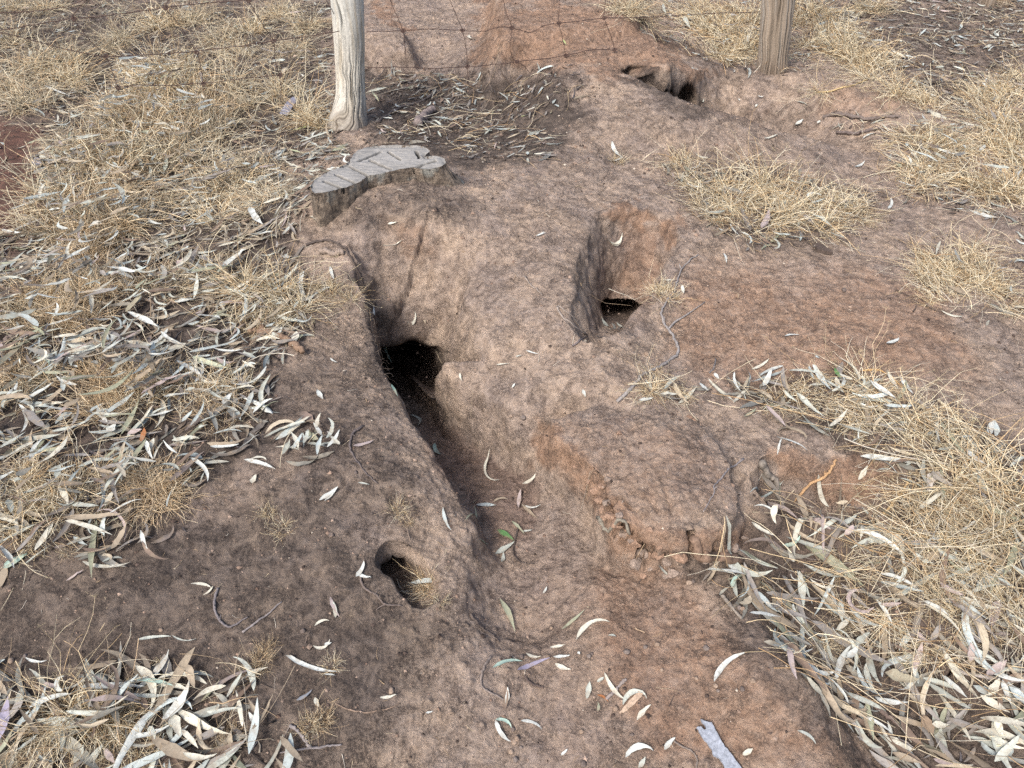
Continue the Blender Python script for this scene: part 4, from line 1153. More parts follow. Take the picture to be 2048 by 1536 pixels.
# down the right gully leaves line up roughly along it
yaw = rs.uniform(0, 2 * math.pi, n)
g = (lpx > 1500) & (lpy > 1100); yaw[g] = np.where(rs.uniform(size=g.sum()) < .6, rs.normal(-.9, .45, g.sum()), yaw[g])
g = (lpx < 650) & (lpy > 250); yaw[g] = np.where(rs.uniform(size=g.sum()) < .35, rs.normal(.5, .5, g.sum()), yaw[g])
lift = .002 + layer * np.clip(density(lpx, lpy, 1) / 900, 0, 1) * .022
cur_ = rs.uniform(size=n) < .22
bend[cur_] *= 2.2; Wl[cur_] *= .7
fr_ = rs.uniform(size=n) < .18
Ll[fr_] *= .45
LP = dict(yaw=yaw, L=Ll, Wd=Wl, bend=bend, twist=rs.normal(0, .9, n), roll=rs.normal(0, .35, n), lift=lift, tilt=rs.normal(0, .09, n) * (layer > .3), curl=np.abs(rs.normal(0, .16, n)), fold=rs.normal(.25, .35, n))
# where grass stands, part of the leaves hang on top of it
for (tx, ty, tsz, tfl, tkd, ttn) in TUS:
    if tkd not in ('dense', 'mat'): continue
    c0 = on_macro([tx], [ty])[0]
    dd = np.hypot(lx - c0[0], ly - c0[1]) / (.11 * tsz)
    k_ = dd < 1
    lift[k_] += (1 - dd[k_] ** 2) * .085 * tsz * tfl * (tkd == 'dense' or .4) * rs.uniform(.2, 1.1, k_.sum())
V = leaf_verts(lx, ly, **LP)
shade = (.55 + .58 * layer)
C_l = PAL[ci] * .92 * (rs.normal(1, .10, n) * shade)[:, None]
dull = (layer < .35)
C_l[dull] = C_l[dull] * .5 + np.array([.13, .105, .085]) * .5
print('litter leaves', n)
LAB = []      # (object, what it is, kind, image position) for the labels made at the end
GRP_LEAF = 'single dry gum leaves'

# leaves traced one by one: (zone, x0,y0,x1,y1, bend, width px of the zone, colour)
W_, CR, BL, TN, BR, OL, PK, DG, WH, ST = range(10)
GREEN, ORANGE, PURPLE, MINT = (.10, .22, .075), (.36, .15, .06), (.33, .30, .38), (.36, .48, .41)
TR = []
def T(zone, *rows):
    for r in rows: TR.append((zone,) + r)
T(zC, (185,425,238,332,.5,28,WH),(185,400,270,430,.3,20,WH),(510,488,720,432,-.5,32,BL),(1025,555,1120,748,-.2,30,OL),(1385,735,1520,620,.1,20,OL),(1465,785,1645,645,-1.0,28,CR),
  (1315,840,1405,825,.2,18,CR),(980,955,1148,905,-.5,24,MINT),(1175,875,1260,897,.5,18,CR),(1125,968,1310,882,-.3,30,PURPLE),(1335,893,1432,887,.2,20,WH),(1345,940,1435,975,.4,26,CR),
  (1630,990,1750,1165,.5,24,CR),(1740,1160,1872,1085,-1.6,30,W_),(1588,1120,1660,1150,-.5,18,ORANGE),(1820,1270,1900,1165,-.3,28,CR),(1530,1140,1550,1035,.1,32,W_),(1590,1045,1632,1012,.2,22,W_),
  (1048,1212,1066,1055,.3,26,BR),(1060,1180,1072,1070,.2,22,WH),(1000,1262,1100,1290,-1.0,20,MINT),(995,1270,1075,1400,.5,28,WH),(1150,1262,1275,1302,-.7,20,WH),(1755,1470,1908,1400,-1.1,34,WH),
  (1983,1440,2042,1362,-.3,28,WH),(1832,1545,1875,1480,.2,24,W_),(688,20,728,158,.4,20,BL),(1010,148,1110,212,-.2,32,GREEN),(908,208,957,246,0,20,MINT),(998,290,1112,218,.1,32,W_),(1033,338,1048,280,.3,22,W_),
  (1740,395,1772,300,.1,20,PK),(1275,522,1300,483,.4,14,WH),(322,1130,418,1114,.2,18,CR),(32,545,82,668,.2,24,PK),(1478,862,1490,880,0,18,WH),(1700,775,1655,765,.5,16,W_),(0,825,42,812,.2,20,WH),(0,995,65,1000,-.2,14,WH),
  (1380,1472,1418,1435,.2,16,WH),(590,1218,632,1212,.2,12,WH),(1595,1210,1600,1160,.6,16,OL))
T(zB, (885,772,1000,770,.1,28,BL),(952,488,968,645,1.1,16,CR),(1155,700,1256,528,.4,22,CR),(1132,782,1142,680,-.1,30,PK),(985,748,1066,722,-1.0,14,TN),(1150,772,1262,768,.1,16,WH),(1150,768,1248,852,.1,22,TN),
  (1093,863,1168,938,-.1,18,OL),(1158,922,1212,916,.1,14,W_),(640,412,664,472,.6,26,MINT),(510,235,572,292,-.9,20,W_),(388,62,424,128,.1,16,(.16,.24,.21)),(168,425,288,398,.3,26,PK),(195,640,262,652,-.1,12,W_),
  (0,748,78,668,-.1,22,WH),(1093,92,1112,58,.6,14,WH),(1508,92,1520,145,.1,18,WH),(1945,1148,2008,1212,.1,18,W_),(830,860,900,795,.4,18,OL),(1590,830,1640,870,.1,0.1,W_),(790,0,800,60,.6,14,CR))
T(zA, (435,32,602,52,.15,34,W_),(395,118,745,108,.1,36,TN),(412,135,692,216,-.15,28,CR),(238,312,344,138,.15,32,CR),(680,300,768,148,.1,34,TN),(845,190,882,302,.2,22,WH),(848,258,992,378,.7,22,BR),
  (488,345,760,365,.5,28,CR),(398,455,496,390,.15,14,PK),(1125,466,1250,480,-.5,16,CR),(1250,480,1200,540,-.5,14,CR),(812,795,1005,765,-.2,18,W_),(1012,775,1148,812,.6,10,W_),(1845,712,1926,670,-.8,16,CR),(1840,840,1940,820,1.3,18,CR),
  (1968,668,1955,572,.2,24,W_),(1673,888,1966,1002,.3,28,WH),(1352,1170,1440,1010,.1,30,W_),(1482,1500,1530,1160,.1,40,BL),(212,1220,455,1132,-.3,30,WH),(505,1106,872,1088,-.1,34,WH),(830,1058,1048,1085,-.2,24,MINT),
  (780,1145,1022,1150,.2,24,W_),(985,1305,1150,1075,.4,54,WH),(1120,970,1162,1112,.1,44,TN),(800,1400,1040,1325,.35,32,WH),(905,1390,1195,1545,.2,60,TN),(1088,1350,1188,1458,-.1,26,CR),(1030,1260,1082,1392,-.1,54,CR),
  (1248,1262,1425,1212,-.3,22,W_),(-10,1040,78,1152,.1,44,TN),(0,1450,85,1150,.15,64,PURPLE),(80,1295,172,1178,-.1,50,DG),(1655,1385,1790,1545,.1,40,TN),(465,1545,525,1440,.1,40,W_),(545,1545,632,1435,.1,42,W_),
  (158,905,278,932,.5,14,WH),(900,1330,932,1405,.1,40,W_),(1095,1490,1290,1520,.6,30,CR),(1740,1150,1832,1090,.3,20,(.25,.27,.3)),(1845,1130,1868,1190,.2,24,CR),(30,380,170,290,.2,40,MINT),(0,500,45,340,.1,44,TN),(640,1460,700,1545,.1,30,PK))
T(zD, (1432,1233,1618,1292,-.15,28,WH),(1248,1200,1412,1188,.3,24,WH),(1470,1230,1572,1228,-1.1,16,CR),(1140,1262,1262,1392,-.7,24,WH),(1478,1378,1500,1322,-.1,34,CR),(1870,1475,1978,1400,.2,26,WH),
  (1858,828,1892,888,.1,28,WH),(1935,645,1972,670,.5,12,WH),(1615,1168,1755,1166,-.2,22,CR),(1690,1082,1800,1052,-.2,24,W_),(1730,1212,1782,1118,.2,26,BL),(1762,1212,1718,1108,.3,24,CR),(1788,1182,1820,1098,.2,26,W_),
  (1862,1092,1880,1000,-.3,24,CR),(1892,1132,1848,1058,.1,24,WH),(1868,1252,1892,1128,-.2,26,BL),(1928,1152,1960,1028,.8,26,W_),(1928,1202,2002,1098,.2,24,WH),(1640,1092,1742,1060,.2,20,CR),(2000,1190,1938,1130,.2,24,CR),(1765,960,1840,1030,.1,60,(.27,.20,.16)),
  (145,942,345,820,.2,32,WH),(268,952,425,820,-.3,32,TN),(168,975,292,1092,.1,46,DG),(738,1132,848,930,.1,30,OL),(828,1075,922,960,.1,20,CR),(878,1028,1034,982,-.1,30,WH),(598,958,646,1062,.2,38,WH),(548,995,622,938,-.5,20,BL),
  (1140,678,1365,748,.1,36,(.50,.53,.38)),(958,528,1102,620,.2,24,WH),(1258,620,1432,632,.4,16,WH),(768,412,952,490,-.2,32,WH),(1325,262,1492,332,.3,24,W_),(698,168,802,212,-.2,28,WH),(238,682,332,708,-1.0,22,MINT),
  (0,805,145,690,.1,42,TN),(1058,700,1215,792,-.2,28,WH),(850,1172,868,1090,.1,34,ORANGE),(768,1125,852,1098,.2,34,PK),(778,1305,882,1148,.1,30,OL),(890,1230,922,1150,-.1,32,CR),(208,1270,252,1158,-.7,24,WH),
  (168,1478,355,1388,.2,24,W_),(758,415,852,288,.1,34,(.37,.33,.23)),(1085,1058,1146,988,.1,24,BL),(1318,952,1372,880,0,32,WH),(600,1050,780,1060,.2,24,DG),(330,1110,560,1040,.3,24,W_),(20,1210,180,1110,.2,24,W_),(1050,135,1100,90,.1,34,PK),(-5,600,45,610,.7,36,PK),(300,495,460,440,.1,26,WH),(400,1250,560,1240,-.3,22,DG),(690,100,770,60,.2,20,WH),(650,1110,700,1060,.1,50,WH),(370,1430,440,1545,-.3,30,CR),(640,1545,700,1450,-.3,36,CR))
T(zE, (450,128,558,68,.3,20,CR),(508,262,560,153,.15,30,WH),(342,325,428,240,-.1,24,CR),(408,402,482,354,.3,20,OL),(525,368,640,502,-.1,28,PK),(598,515,785,578,-.5,18,WH),(594,640,625,520,-.2,12,WH),(922,152,958,212,.1,24,GREEN),
  (655,172,882,186,-.2,20,W_),(868,225,965,282,.1,22,W_),(1128,228,1275,332,-.1,28,WH),(1198,370,1375,382,.1,26,BL),(1322,168,1392,272,.1,30,WH),(1060,802,1132,688,.2,28,CR),(833,758,898,935,.1,38,CR),(508,680,600,885,-.1,42,(.22,.195,.165)),
  (604,808,638,915,.2,28,(.46,.53,.38)),(698,885,795,1085,-.1,38,TN),(585,950,560,1065,1.2,36,CR),(438,1058,562,1152,.2,30,CR),(618,1192,735,1128,.6,28,MINT),(638,1130,905,1215,-.2,42,W_),(970,1142,1035,1068,.5,30,PK),
  (1688,618,1782,715,.3,38,WH),(1820,545,1838,455,-.3,32,WH),(1852,552,1862,458,.5,32,BL),(188,1312,340,1345,-.3,24,WH),(388,1212,582,1312,-.2,28,OL),(322,1432,358,1352,-.5,24,MINT),(1240,130,1300,245,.1,26,CR),(700,300,850,440,.2,28,W_),(890,500,1000,400,.1,26,CR),(940,480,1140,540,-.2,24,W_),(1480,760,1600,850,.4,60,(.40,.36,.30)),(2040,660,1925,730,.2,20,W_))
T(zF, (222,1042,390,845,-.6,34,WH),(428,665,605,692,-.1,26,WH),(588,640,780,700,-.2,32,DG),(568,833,805,872,.15,28,WH),(648,868,685,1060,.3,36,PK),(715,428,742,645,-.1,38,W_),(928,772,1015,688,.1,28,CR),(958,590,958,722,.2,36,W_),
  (1148,598,1245,742,-.1,24,WH),(1370,1012,1428,838,.1,38,PK),(1205,1025,1405,1062,.1,56,(.33,.30,.22)),(1438,1088,1725,1232,-.1,38,W_),(1540,888,1668,1112,.3,36,CR),(1528,1040,1675,1172,-.1,32,WH),(1748,1160,1925,1255,.1,38,CR),
  (1925,1098,2060,1232,.1,42,BL),(1788,1042,1915,948,.1,44,PK),(1148,1160,1345,1196,.1,30,WH),(988,1130,1212,1228,-.2,36,W_),(1238,1385,1385,1472,.3,30,CR),(718,1325,832,1392,-.7,22,W_),(398,1467,458,1430,.1,28,CR),(1478,832,1538,728,.1,32,DG),
  (1690,962,1712,840,.2,36,PK),(1038,862,1118,778,-.2,32,W_),(988,932,1062,858,.2,34,WH),(1278,930,1342,962,.6,18,WH),(1428,605,1585,682,-.3,24,WH),(1168,642,1305,622,.4,28,PK),(1518,508,1665,572,.2,32,PK),(1638,478,1725,532,.1,30,W_),
  (1478,1318,1575,1326,.1,38,CR),(1430,1262,1485,1375,.1,64,(.30,.22,.15)),(1888,1058,1928,1205,.2,32,WH),(1798,1162,1875,1048,.1,38,CR),(1000,640,1190,760,.1,28,BL),(480,540,560,650,.1,30,BL),(1600,620,1790,740,-.1,30,DG),(1380,800,1480,860,.2,28,PK),(1560,1290,1800,1340,.1,36,DG),(1750,1290,2060,1330,.1,44,CR),(1500,1400,1620,1545,-.1,40,DG),(1830,1545,1990,1380,.1,36,W_),(1250,1480,1420,1545,.1,34,TN),(1100,1270,1240,1360,-.2,24,WH),(360,300,590,410,-.1,26,W_),(200,400,400,440,-.1,30,WH))
T(z6, (340,255,432,245,.8,20,CR),(1015,322,1032,378,-.1,18,WH),(1370,802,1452,796,-.4,14,WH),(1965,850,2045,820,.4,26,WH),(660,478,730,482,.2,12,CR),(770,510,780,558,.1,22,WH),(640,1180,735,1185,.1,26,CR),(515,1190,600,1175,.1,24,WH),(560,1050,600,1130,-.2,24,W_),(660,1150,745,1075,-.2,24,W_),(750,1195,860,1110,.1,24,CR),(865,1115,915,1165,.1,26,WH),(190,1115,205,1168,.1,18,WH),(1225,215,1278,98,.1,32,PK),(960,1020,985,1062,.1,26,WH),(1550,920,1575,935,.3,14,BL))
T(z5, (795,790,812,872,-.6,18,MINT),(700,650,738,680,.2,14,WH),(925,720,980,690,1.5,16,CR),(985,760,1015,842,-.9,12,TN),(1020,680,1030,760,.7,14,TN),(1440,978,1520,970,.1,14,CR),(1555,935,1590,920,.1,12,W_),(1615,900,1685,915,.1,14,WH),(1675,222,1722,195,.1,12,WH),(808,155,865,145,.1,16,CR),(780,282,890,258,.3,24,CR),(45,258,148,225,.2,26,WH),(10,90,80,200,.2,40,WH),(470,400,490,470,.1,20,WH),(1085,900,1130,950,.4,8,TN),(1950,1118,1962,1168,.1,18,WH))
T(z2, (1825,840,1855,925,.4,22,WH),(1790,948,1890,938,.1,18,WH),(1315,690,1378,668,.1,18,CR),(1290,725,1345,708,.1,16,(.42,.46,.2)),(1805,1425,1890,1438,.9,20,CR),(985,215,1025,250,.8,18,CR),(1380,1392,1440,1370,.1,12,WH),(1540,242,1558,272,.1,10,(.4,.45,.2)),(1890,938,1850,905,.1,12,WH))
T(z3, (515,275,585,280,.1,10,WH),(480,475,505,492,.8,8,W_),(760,475,788,482,.5,8,WH),(665,488,672,505,0,9,WH),(748,530,758,512,0,9,WH),(945,500,998,518,-.4,10,W_),(790,675,860,655,.1,12,CR),(940,618,978,592,.1,18,WH),(1045,620,1060,590,.1,16,WH),(55,690,85,755,.3,14,WH),(400,105,430,160,.1,22,W_),(300,40,312,100,.1,14,W_),(1390,1018,1412,965,.4,14,WH),(1230,810,1280,785,.2,14,WH),(785,1130,808,1055,.2,24,PK),(590,310,640,320,.2,14,WH),(440,330,475,345,.1,8,WH),(1820,760,1850,730,.1,16,WH))
T(z1, (1008,930-30,1045,900-30,.1,.1,W_),(400,905,500,955,.1,22,CR),(975,1048,995,948,.1,22,(.5,.52,.42)),(790,900,870,1055,-.1,22,W_),(560,1218,632,1192,.2,22,WH),(275,535,420,600,.1,16,WH),(890,1102,1035,1095,-.2,18,W_),(1120,690,1250,750,-.2,16,(.36,.33,.26)),(1510,1425,1610,1400,.2,22,WH),(1730,805,1830,760,.3,12,(.42,.48,.2)),(1700,918,1790,940,.1,18,(.55,.58,.36)),(1480,800,1570,808,-.2,16,(.40,.25,.14)),(1070,1235,1170,1140,.1,22,CR),(30,1390,150,1410,.2,20,WH),(895,1290,915,1210,.1,22,WH))
k = 0
tl = [t for t in TR if t[6] > 1]
for t in tl:
    zf, x0, y0, x1, y1, bd, wpx, c = t
    a, b_ = zf([(x0, y0), (x1, y1)])
    A, _n1 = hit(*a); B, _n2 = hit(*b_)
    d = B[:2] - A[:2]
    Lc = np.linalg.norm(d)
    sc = {z3: .414, }.get(zf, .3418)
    mid = (A + B) / 2
    dep = np.linalg.norm(mid - EYE)
    wid = wpx * sc / FPX * dep * .92
    Lc = min(Lc, .24)
    bd = bd * 1.6
    Lr = Lc / max(.5, (math.sin(abs(bd) / 2) / (abs(bd) / 2)) if abs(bd) > .05 else 1)
    yw = math.atan2(d[1], d[0])
    r_ = np.random.RandomState(900 + k)
    v = leaf_verts(mid[None, 0], mid[None, 1], np.array([yw]), np.array([Lr]), np.array([wid]), np.array([bd]), np.array([r_.normal(0, .35)]), np.array([r_.normal(0, .15)]),
                   np.array([.006 if not density(np.array([a[0]]), np.array([a[1]]), 1)[0] > 100 else .030]), np.array([r_.normal(0, .03)]), np.array([abs(r_.normal(0, .10))]), np.array([r_.uniform(-.1, .5)]))[0].reshape(-1, 3)
    # in burrows and on walls the leaf lies on what is seen there
    gap = mid[2] - HB(mid[None, 0], mid[None, 1])[0]
    if abs(gap) > .02: v[:, 2] = mid[2] + .008 + (v[:, 2] - v[:, 2].mean()) * .3
    col = PAL[c] * 1.04 if isinstance(c, int) else np.array(c)
    cn = PALN[c] if isinstance(c, int) else {GREEN: 'bright green', ORANGE: 'orange', PURPLE: 'purple grey', MINT: 'mint green'}.get(c, 'mottled')
    col = col * r_.uniform(.93, 1.07)
    cols = np.tile(col, (len(v), 1)); cols[1::3] *= 1.08      # paler midrib
    cols[:6] = cols[:6] * .8; cols[-3:] *= .8
    o0 = v.mean(0)
    o = obj('gum_leaf', mesh_np('gum_leaf', v - o0, LF, M_LEAF, cols), None, o0)
    ln = 'small' if Lr < .045 else ('long' if Lr > .11 else '')
    cv = 'curled' if abs(bd) > 1.3 else ('curved' if abs(bd) > .55 else 'straight')
    LAB.append((o, f"{ln} {cv} {cn} gum leaf".strip(), 'leaf', GRP_LEAF, (a[0] + b_[0]) / 2, (a[1] + b_[1]) / 2))
    k += 1
print('traced leaves', k)
NSING = 296 - k
# the scattered leaves that show largest become things of their own, the rest is litter
size = Ll / np.linalg.norm(np.c_[lx, ly, np.full(n, -1.5)], axis=1) * (layer > .75) * (lpx > 20) * (lpx < 2030) * (lpy > 30) * (lpy < 1520)
top = np.argsort(-size)[:max(0, NSING)]
rest = np.ones(n, bool); rest[top] = False
def leaf_color_block(Ck):
    c = np.repeat(Ck[:, None, :], 3 * (NSEG + 1), 1)
    c[:, 1::3] *= 1.07
    return c
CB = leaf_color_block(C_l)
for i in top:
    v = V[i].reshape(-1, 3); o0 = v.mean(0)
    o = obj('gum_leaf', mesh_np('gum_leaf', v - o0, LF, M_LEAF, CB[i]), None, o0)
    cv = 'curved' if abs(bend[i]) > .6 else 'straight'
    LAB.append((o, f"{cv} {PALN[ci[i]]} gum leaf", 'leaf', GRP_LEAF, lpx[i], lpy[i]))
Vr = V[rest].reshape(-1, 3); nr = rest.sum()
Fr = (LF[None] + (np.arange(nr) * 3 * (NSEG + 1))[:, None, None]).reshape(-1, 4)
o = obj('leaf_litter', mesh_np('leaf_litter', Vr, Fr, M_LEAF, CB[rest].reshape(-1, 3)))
tag(o, 'dry narrow gum leaves matted together over the ground', kind='stuff')

# ------------------------------------------------------------------ straws lying about
def ribbons(P, W, rs):
    """P (n,m,3) chains, W (n,) widths -> V,F of narrow three sided blades"""
    n_, m_, _ = P.shape
    T_ = np.gradient(P, axis=1); T_ /= np.linalg.norm(T_, axis=2, keepdims=True) + 1e-9
    a = np.cross(T_, rs.normal(size=(n_, 1, 3)) + 0 * T_); a /= np.linalg.norm(a, axis=2, keepdims=True) + 1e-9
    b = np.cross(T_, a)
    tap = np.linspace(1, .45, m_)[None, :, None] * W[:, None, None] * .5
    V_ = np.stack([P + (math.cos(q) * a + math.sin(q) * b) * tap for q in (0, 2.094, 4.189)], 2)
    j = np.arange(m_ - 1)
    F1 = np.concatenate([np.c_[j * 3 + q, j * 3 + (q + 1) % 3, (j + 1) * 3 + (q + 1) % 3, (j + 1) * 3 + q] for q in range(3)])
    F_ = (F1[None] + (np.arange(n_) * m_ * 3)[:, None, None]).reshape(-1, 4)
    return V_.reshape(-1, 3), F_
SPAL = np.array([(.70,.55,.34),(.78,.67,.47),(.53,.36,.20),(.60,.55,.45),(.40,.30,.20),(.82,.72,.52)])
sx, sy, spx, spy = scatter(2, 21, 1.25, 1100, 1.0)
ns = len(sx); rs = np.random.RandomState(22)
ya = rs.uniform(0, 2 * math.pi, ns)
g = (spx > 1500) & (spy > 800); ya[g] = np.where(rs.uniform(size=g.sum()) < .55, rs.normal(-.45, .4, g.sum()), ya[g])
Ls = np.clip(rs.gamma(4, .032, ns), .03, .34); Ls[g] = np.minimum(Ls[g] * 1.4, .38)
m_ = 7
s_ = np.linspace(-.5, .5, m_)[None]
th = ya[:, None] + rs.normal(0, .5, ns)[:, None] * s_ + (s_ > rs.uniform(-.5, .5, ns)[:, None]) * (rs.normal(0, .5, ns) * (rs.uniform(size=ns) < .4))[:, None]
cx = np.cumsum(np.cos(th) * Ls[:, None] / m_, 1); cy = np.cumsum(np.sin(th) * Ls[:, None] / m_, 1)
cx += (sx - cx.mean(1))[:, None]; cy += (sy - cy.mean(1))[:, None]
cz = HB(cx.ravel(), cy.ravel()).reshape(ns, m_)
cz = cz * .4 + cz.max(1, keepdims=True) * .6
cz = cz + rs.uniform(.002, .035, ns)[:, None] + rs.normal(0, .12, ns)[:, None] * s_ * Ls[:, None] + rs.uniform(-.02, .05, ns)[:, None] * (1 - 4 * s_ ** 2) * .5
cz = np.maximum(cz, H(cx.ravel(), cy.ravel()).reshape(ns, m_) + .001)
wds = rs.uniform(.0014, .0030, ns); wds[rs.uniform(size=ns) < .04] = .0042
Vs, Fs = ribbons(np.stack([cx, cy, cz], 2), wds, rs)
Cs = SPAL[rs.randint(0, len(SPAL), ns)] * rs.normal(1, .12, (ns, 1))
Cs[spx < 800] = Cs[spx < 800] * .6 + np.array([.36, .32, .25]) * .4
o = obj('straw_litter', mesh_np('straw_litter', Vs, Fs, M_STRAW, np.repeat(Cs, m_ * 3, 0)))
tag(o, 'loose dry straw lying flat among the leaves', kind='stuff')
print('straws', ns)

# ------------------------------------------------------------------ grass tussocks
def tussock_mesh(kind, seed, tone):
    rs = np.random.RandomState(seed)
    if kind == 'dense': nb, r0, L0, spread, m, wd = 290, .55, 1.0, 1.05, 8, .0023
    elif kind == 'spray': nb, r0, L0, spread, m, wd = 140, .25, 1.9, 1.25, 8, .0021
    elif kind == 'stub': nb, r0, L0, spread, m, wd = 150, .5, .9, 1.0, 5, .0024
    else: nb, r0, L0, spread, m, wd = 260, .8, 1.15, 1.45, 8, .0020      # matted
    S = .1
    th = rs.uniform(0, 2 * math.pi, nb); r = np.sqrt(rs.uniform(0, 1, nb)) * r0 * S
    base = np.c_[np.cos(th) * r, np.sin(th) * r, np.zeros(nb)]
    out = th + rs.normal(0, .8, nb)
    el = np.clip(math.pi / 2 - np.abs(rs.normal(0, .6 * spread, nb)) - r / (r0 * S) * .5, .08, 1.5)
    d = np.c_[np.cos(out) * np.cos(el), np.sin(out) * np.cos(el), np.sin(el)]
    L = L0 * S * rs.gamma(7, 1 / 7, nb)
    P = np.zeros((nb, m, 3)); P[:, 0] = base
    wander = rs.normal(0, .14, (nb, 3))
    for i in range(1, m):
        d = d + wander + rs.normal(0, .17, (nb, 3)) + np.array([0, 0, -.13 * (1.3 if kind != 'stub' else .3)])
        if i == m // 2 + 1:
            kink = rs.uniform(size=nb) < .3
            d[kink] += rs.normal(0, .9, (kink.sum(), 3))
        d /= np.linalg.norm(d, axis=1)[:, None]
        P[:, i] = P[:, i - 1] + d * (L / (m - 1))[:, None]
        low = P[:, i, 2] < .003
        P[low, i, 2] = .003 + rs.uniform(0, .006, low.sum()); d[low, 2] = np.abs(d[low, 2]) * .3
    V_, F_ = ribbons(P, wd * rs.uniform(.7, 1.4, nb), rs)
    pal = {'gold': np.array([(.76,.62,.40),(.84,.75,.54),(.58,.42,.24),(.80,.73,.57),(.36,.27,.17)]),
           'pale': np.array([(.72,.62,.43),(.80,.72,.54),(.48,.38,.26),(.62,.55,.40),(.33,.27,.19),(.60,.45,.28)]),
           'rust': np.array([(.66,.50,.31),(.78,.65,.45),(.42,.30,.18),(.68,.55,.38)])}[tone]
    Cb = pal[rs.randint(0, len(pal), nb)] * rs.normal(1, .12, (nb, 1))
    cc = np.repeat(Cb, m * 3, 0)
    parts_v, parts_f, parts_c = [V_], [F_], [cc]
    if kind == 'spray':
        # airy seed heads
        tips = P[:60, -1]; q = np.repeat(tips, 5, 0)
        dd = rs.normal(size=(300, 3)); dd[:, 2] = np.abs(dd[:, 2]); dd /= np.linalg.norm(dd, axis=1)[:, None]
        PP_ = q[:, None, :] + dd[:, None, :] * np.linspace(0, 1, 3)[None, :, None] * rs.uniform(.008, .022, (300, 1, 1))
        v2, f2 = ribbons(PP_, np.full(300, .0011), rs)
        parts_v.append(v2); parts_f.append(f2 + len(V_)); parts_c.append(np.tile(np.array([.52, .44, .28]), (len(v2), 1)))
    return mesh_np('grass_tussock', np.concatenate(parts_v), np.concatenate(parts_f), M_STRAW, np.concatenate(parts_c))
TM = {}
for kd in ('dense', 'spray', 'stub', 'mat'):
    for tn in ('gold', 'pale', 'rust'):
        TM[(kd, tn)] = [tussock_mesh(kd, 100 + i * 7 + len(kd) + 3 * len(tn) + ord(tn[0]), tn) for i in range(3)]
KN = {'dense': 'dense bushy', 'spray': 'loose sprayed', 'stub': 'short clipped', 'mat': 'flattened'}
TN_ = {'gold': 'golden', 'pale': 'pale straw coloured', 'rust': 'rusty brown'}
rs = np.random.RandomState(33)
for i, (x, y, sz, fl, kd, tn) in enumerate(TUS):
    if kd == 'mat' and x > 1600 and y > 1100: continue
    if x > 1750 and y < 420 and i % 4 == 0: continue
    P_, Nn = hit(x, y)
    me = TM[(kd, tn)][i % 3]
    o = obj('grass_tussock', me, None, P_ - np.array([0, 0, .004]))
    nn = Vector((Nn[0] * .6, Nn[1] * .6, 1)).normalized()
    q = Vector((0, 0, 1)).rotation_difference(nn)
    o.rotation_mode = 'QUATERNION'
    from mathutils import Quaternion
    o.rotation_quaternion = q @ Quaternion((0, 0, 1), rs.uniform(0, 6.28))
    s = sz * rs.uniform(.92, 1.08) * (.75 if x > 1450 and y > 1090 else (.82 if x < 650 and y > 500 else (1.06 if x < 650 else 1)))
    # the blades keep their thickness near enough between sizes
    o.scale = (s, s, s * fl * rs.uniform(.85, 1.1) * (.78 if x > 1700 and y > 150 else 1))
    LAB.append((o, f"{KN[kd]} {TN_[tn]} dry grass tussock", 'grass tussock', 'dry grass tussocks', x, y))
print('tussocks', len(TUS))

# ------------------------------------------------------------------ crumbs and dark debris
def octas(x, y, r, cols, name, label, lift=.25, seed=0, flat=.7):
    n_ = len(x); rs = np.random.RandomState(seed)
    B = np.array([(1,0,0),(0,1,0),(-1,0,0),(0,-1,0),(0,0,1),(0,0,-1)], float)
    F1 = np.array([(0,1,4),(1,2,4),(2,3,4),(3,0,4),(1,0,5),(2,1,5),(3,2,5),(0,3,5)])
    a = rs.uniform(0, 6.28, n_); ca, sa = np.cos(a), np.sin(a)
    V_ = B[None] * rs.uniform(.6, 1.3, (n_, 6, 1)) * r[:, None, None]
    V_[..., 2] *= flat
    vx = V_[..., 0] * ca[:, None] - V_[..., 1] * sa[:, None]; vy = V_[..., 0] * sa[:, None] + V_[..., 1] * ca[:, None]
    V_ = np.stack([vx + x[:, None], vy + y[:, None], V_[..., 2] + (H(x, y) + r * lift)[:, None]], 2)
    F_ = (F1[None] + (np.arange(n_) * 6)[:, None, None]).reshape(-1, 3)
    o = obj(name, mesh_np(name, V_.reshape(-1, 3), F_, M_DEBRIS, np.repeat(cols, 6, 0), smooth=False))
    tag(o, label, kind='stuff')
rs = np.random.RandomState(44)
nC = 90000
x = rs.uniform(-3.2, 3.2, nC); y = .5 + 5.0 * rs.uniform(0, 1, nC) ** 1.5
keep = np.abs(x) < y * .85 + .35
x, y = x[keep], y[keep]
q = np.c_[x, y, x * 0]
cl = nz(q, 9, 3) + nz(q, 25, 5) * .8 + nz(q, 60, 5) * .6
s = cl > rs.uniform(-.6, .9, len(x)); x, y = x[s], y[s]
r = np.clip(rs.gamma(1.6, .0011, len(x)), .0006, .0075) * np.interp(y, [1, 3], [1, 1.3])
cpal = np.array([(.060,.045,.038),(.09,.066,.055),(.24,.17,.13),(.31,.23,.18),(.16,.11,.085),(.44,.38,.31)])
c = cpal[rs.choice(6, len(x), p=[.24,.18,.24,.20,.12,.02])] * rs.normal(1, .15, (len(x), 1))
octas(x, y, r, c, 'soil_crumbs', 'small dark and brown crumbs scattered over the bare soil', seed=1)
print('crumbs', len(x))
dx_, dy_, dpx, dpy = scatter(3, 45, 1.6, 2200, .5)
nd = len(dx_); print('debris', nd)
m_ = 3
ya = rs.uniform(0, 6.28, nd); Ld = rs.gamma(2.5, .010, nd); s_ = np.linspace(-.5, .5, m_)[None]
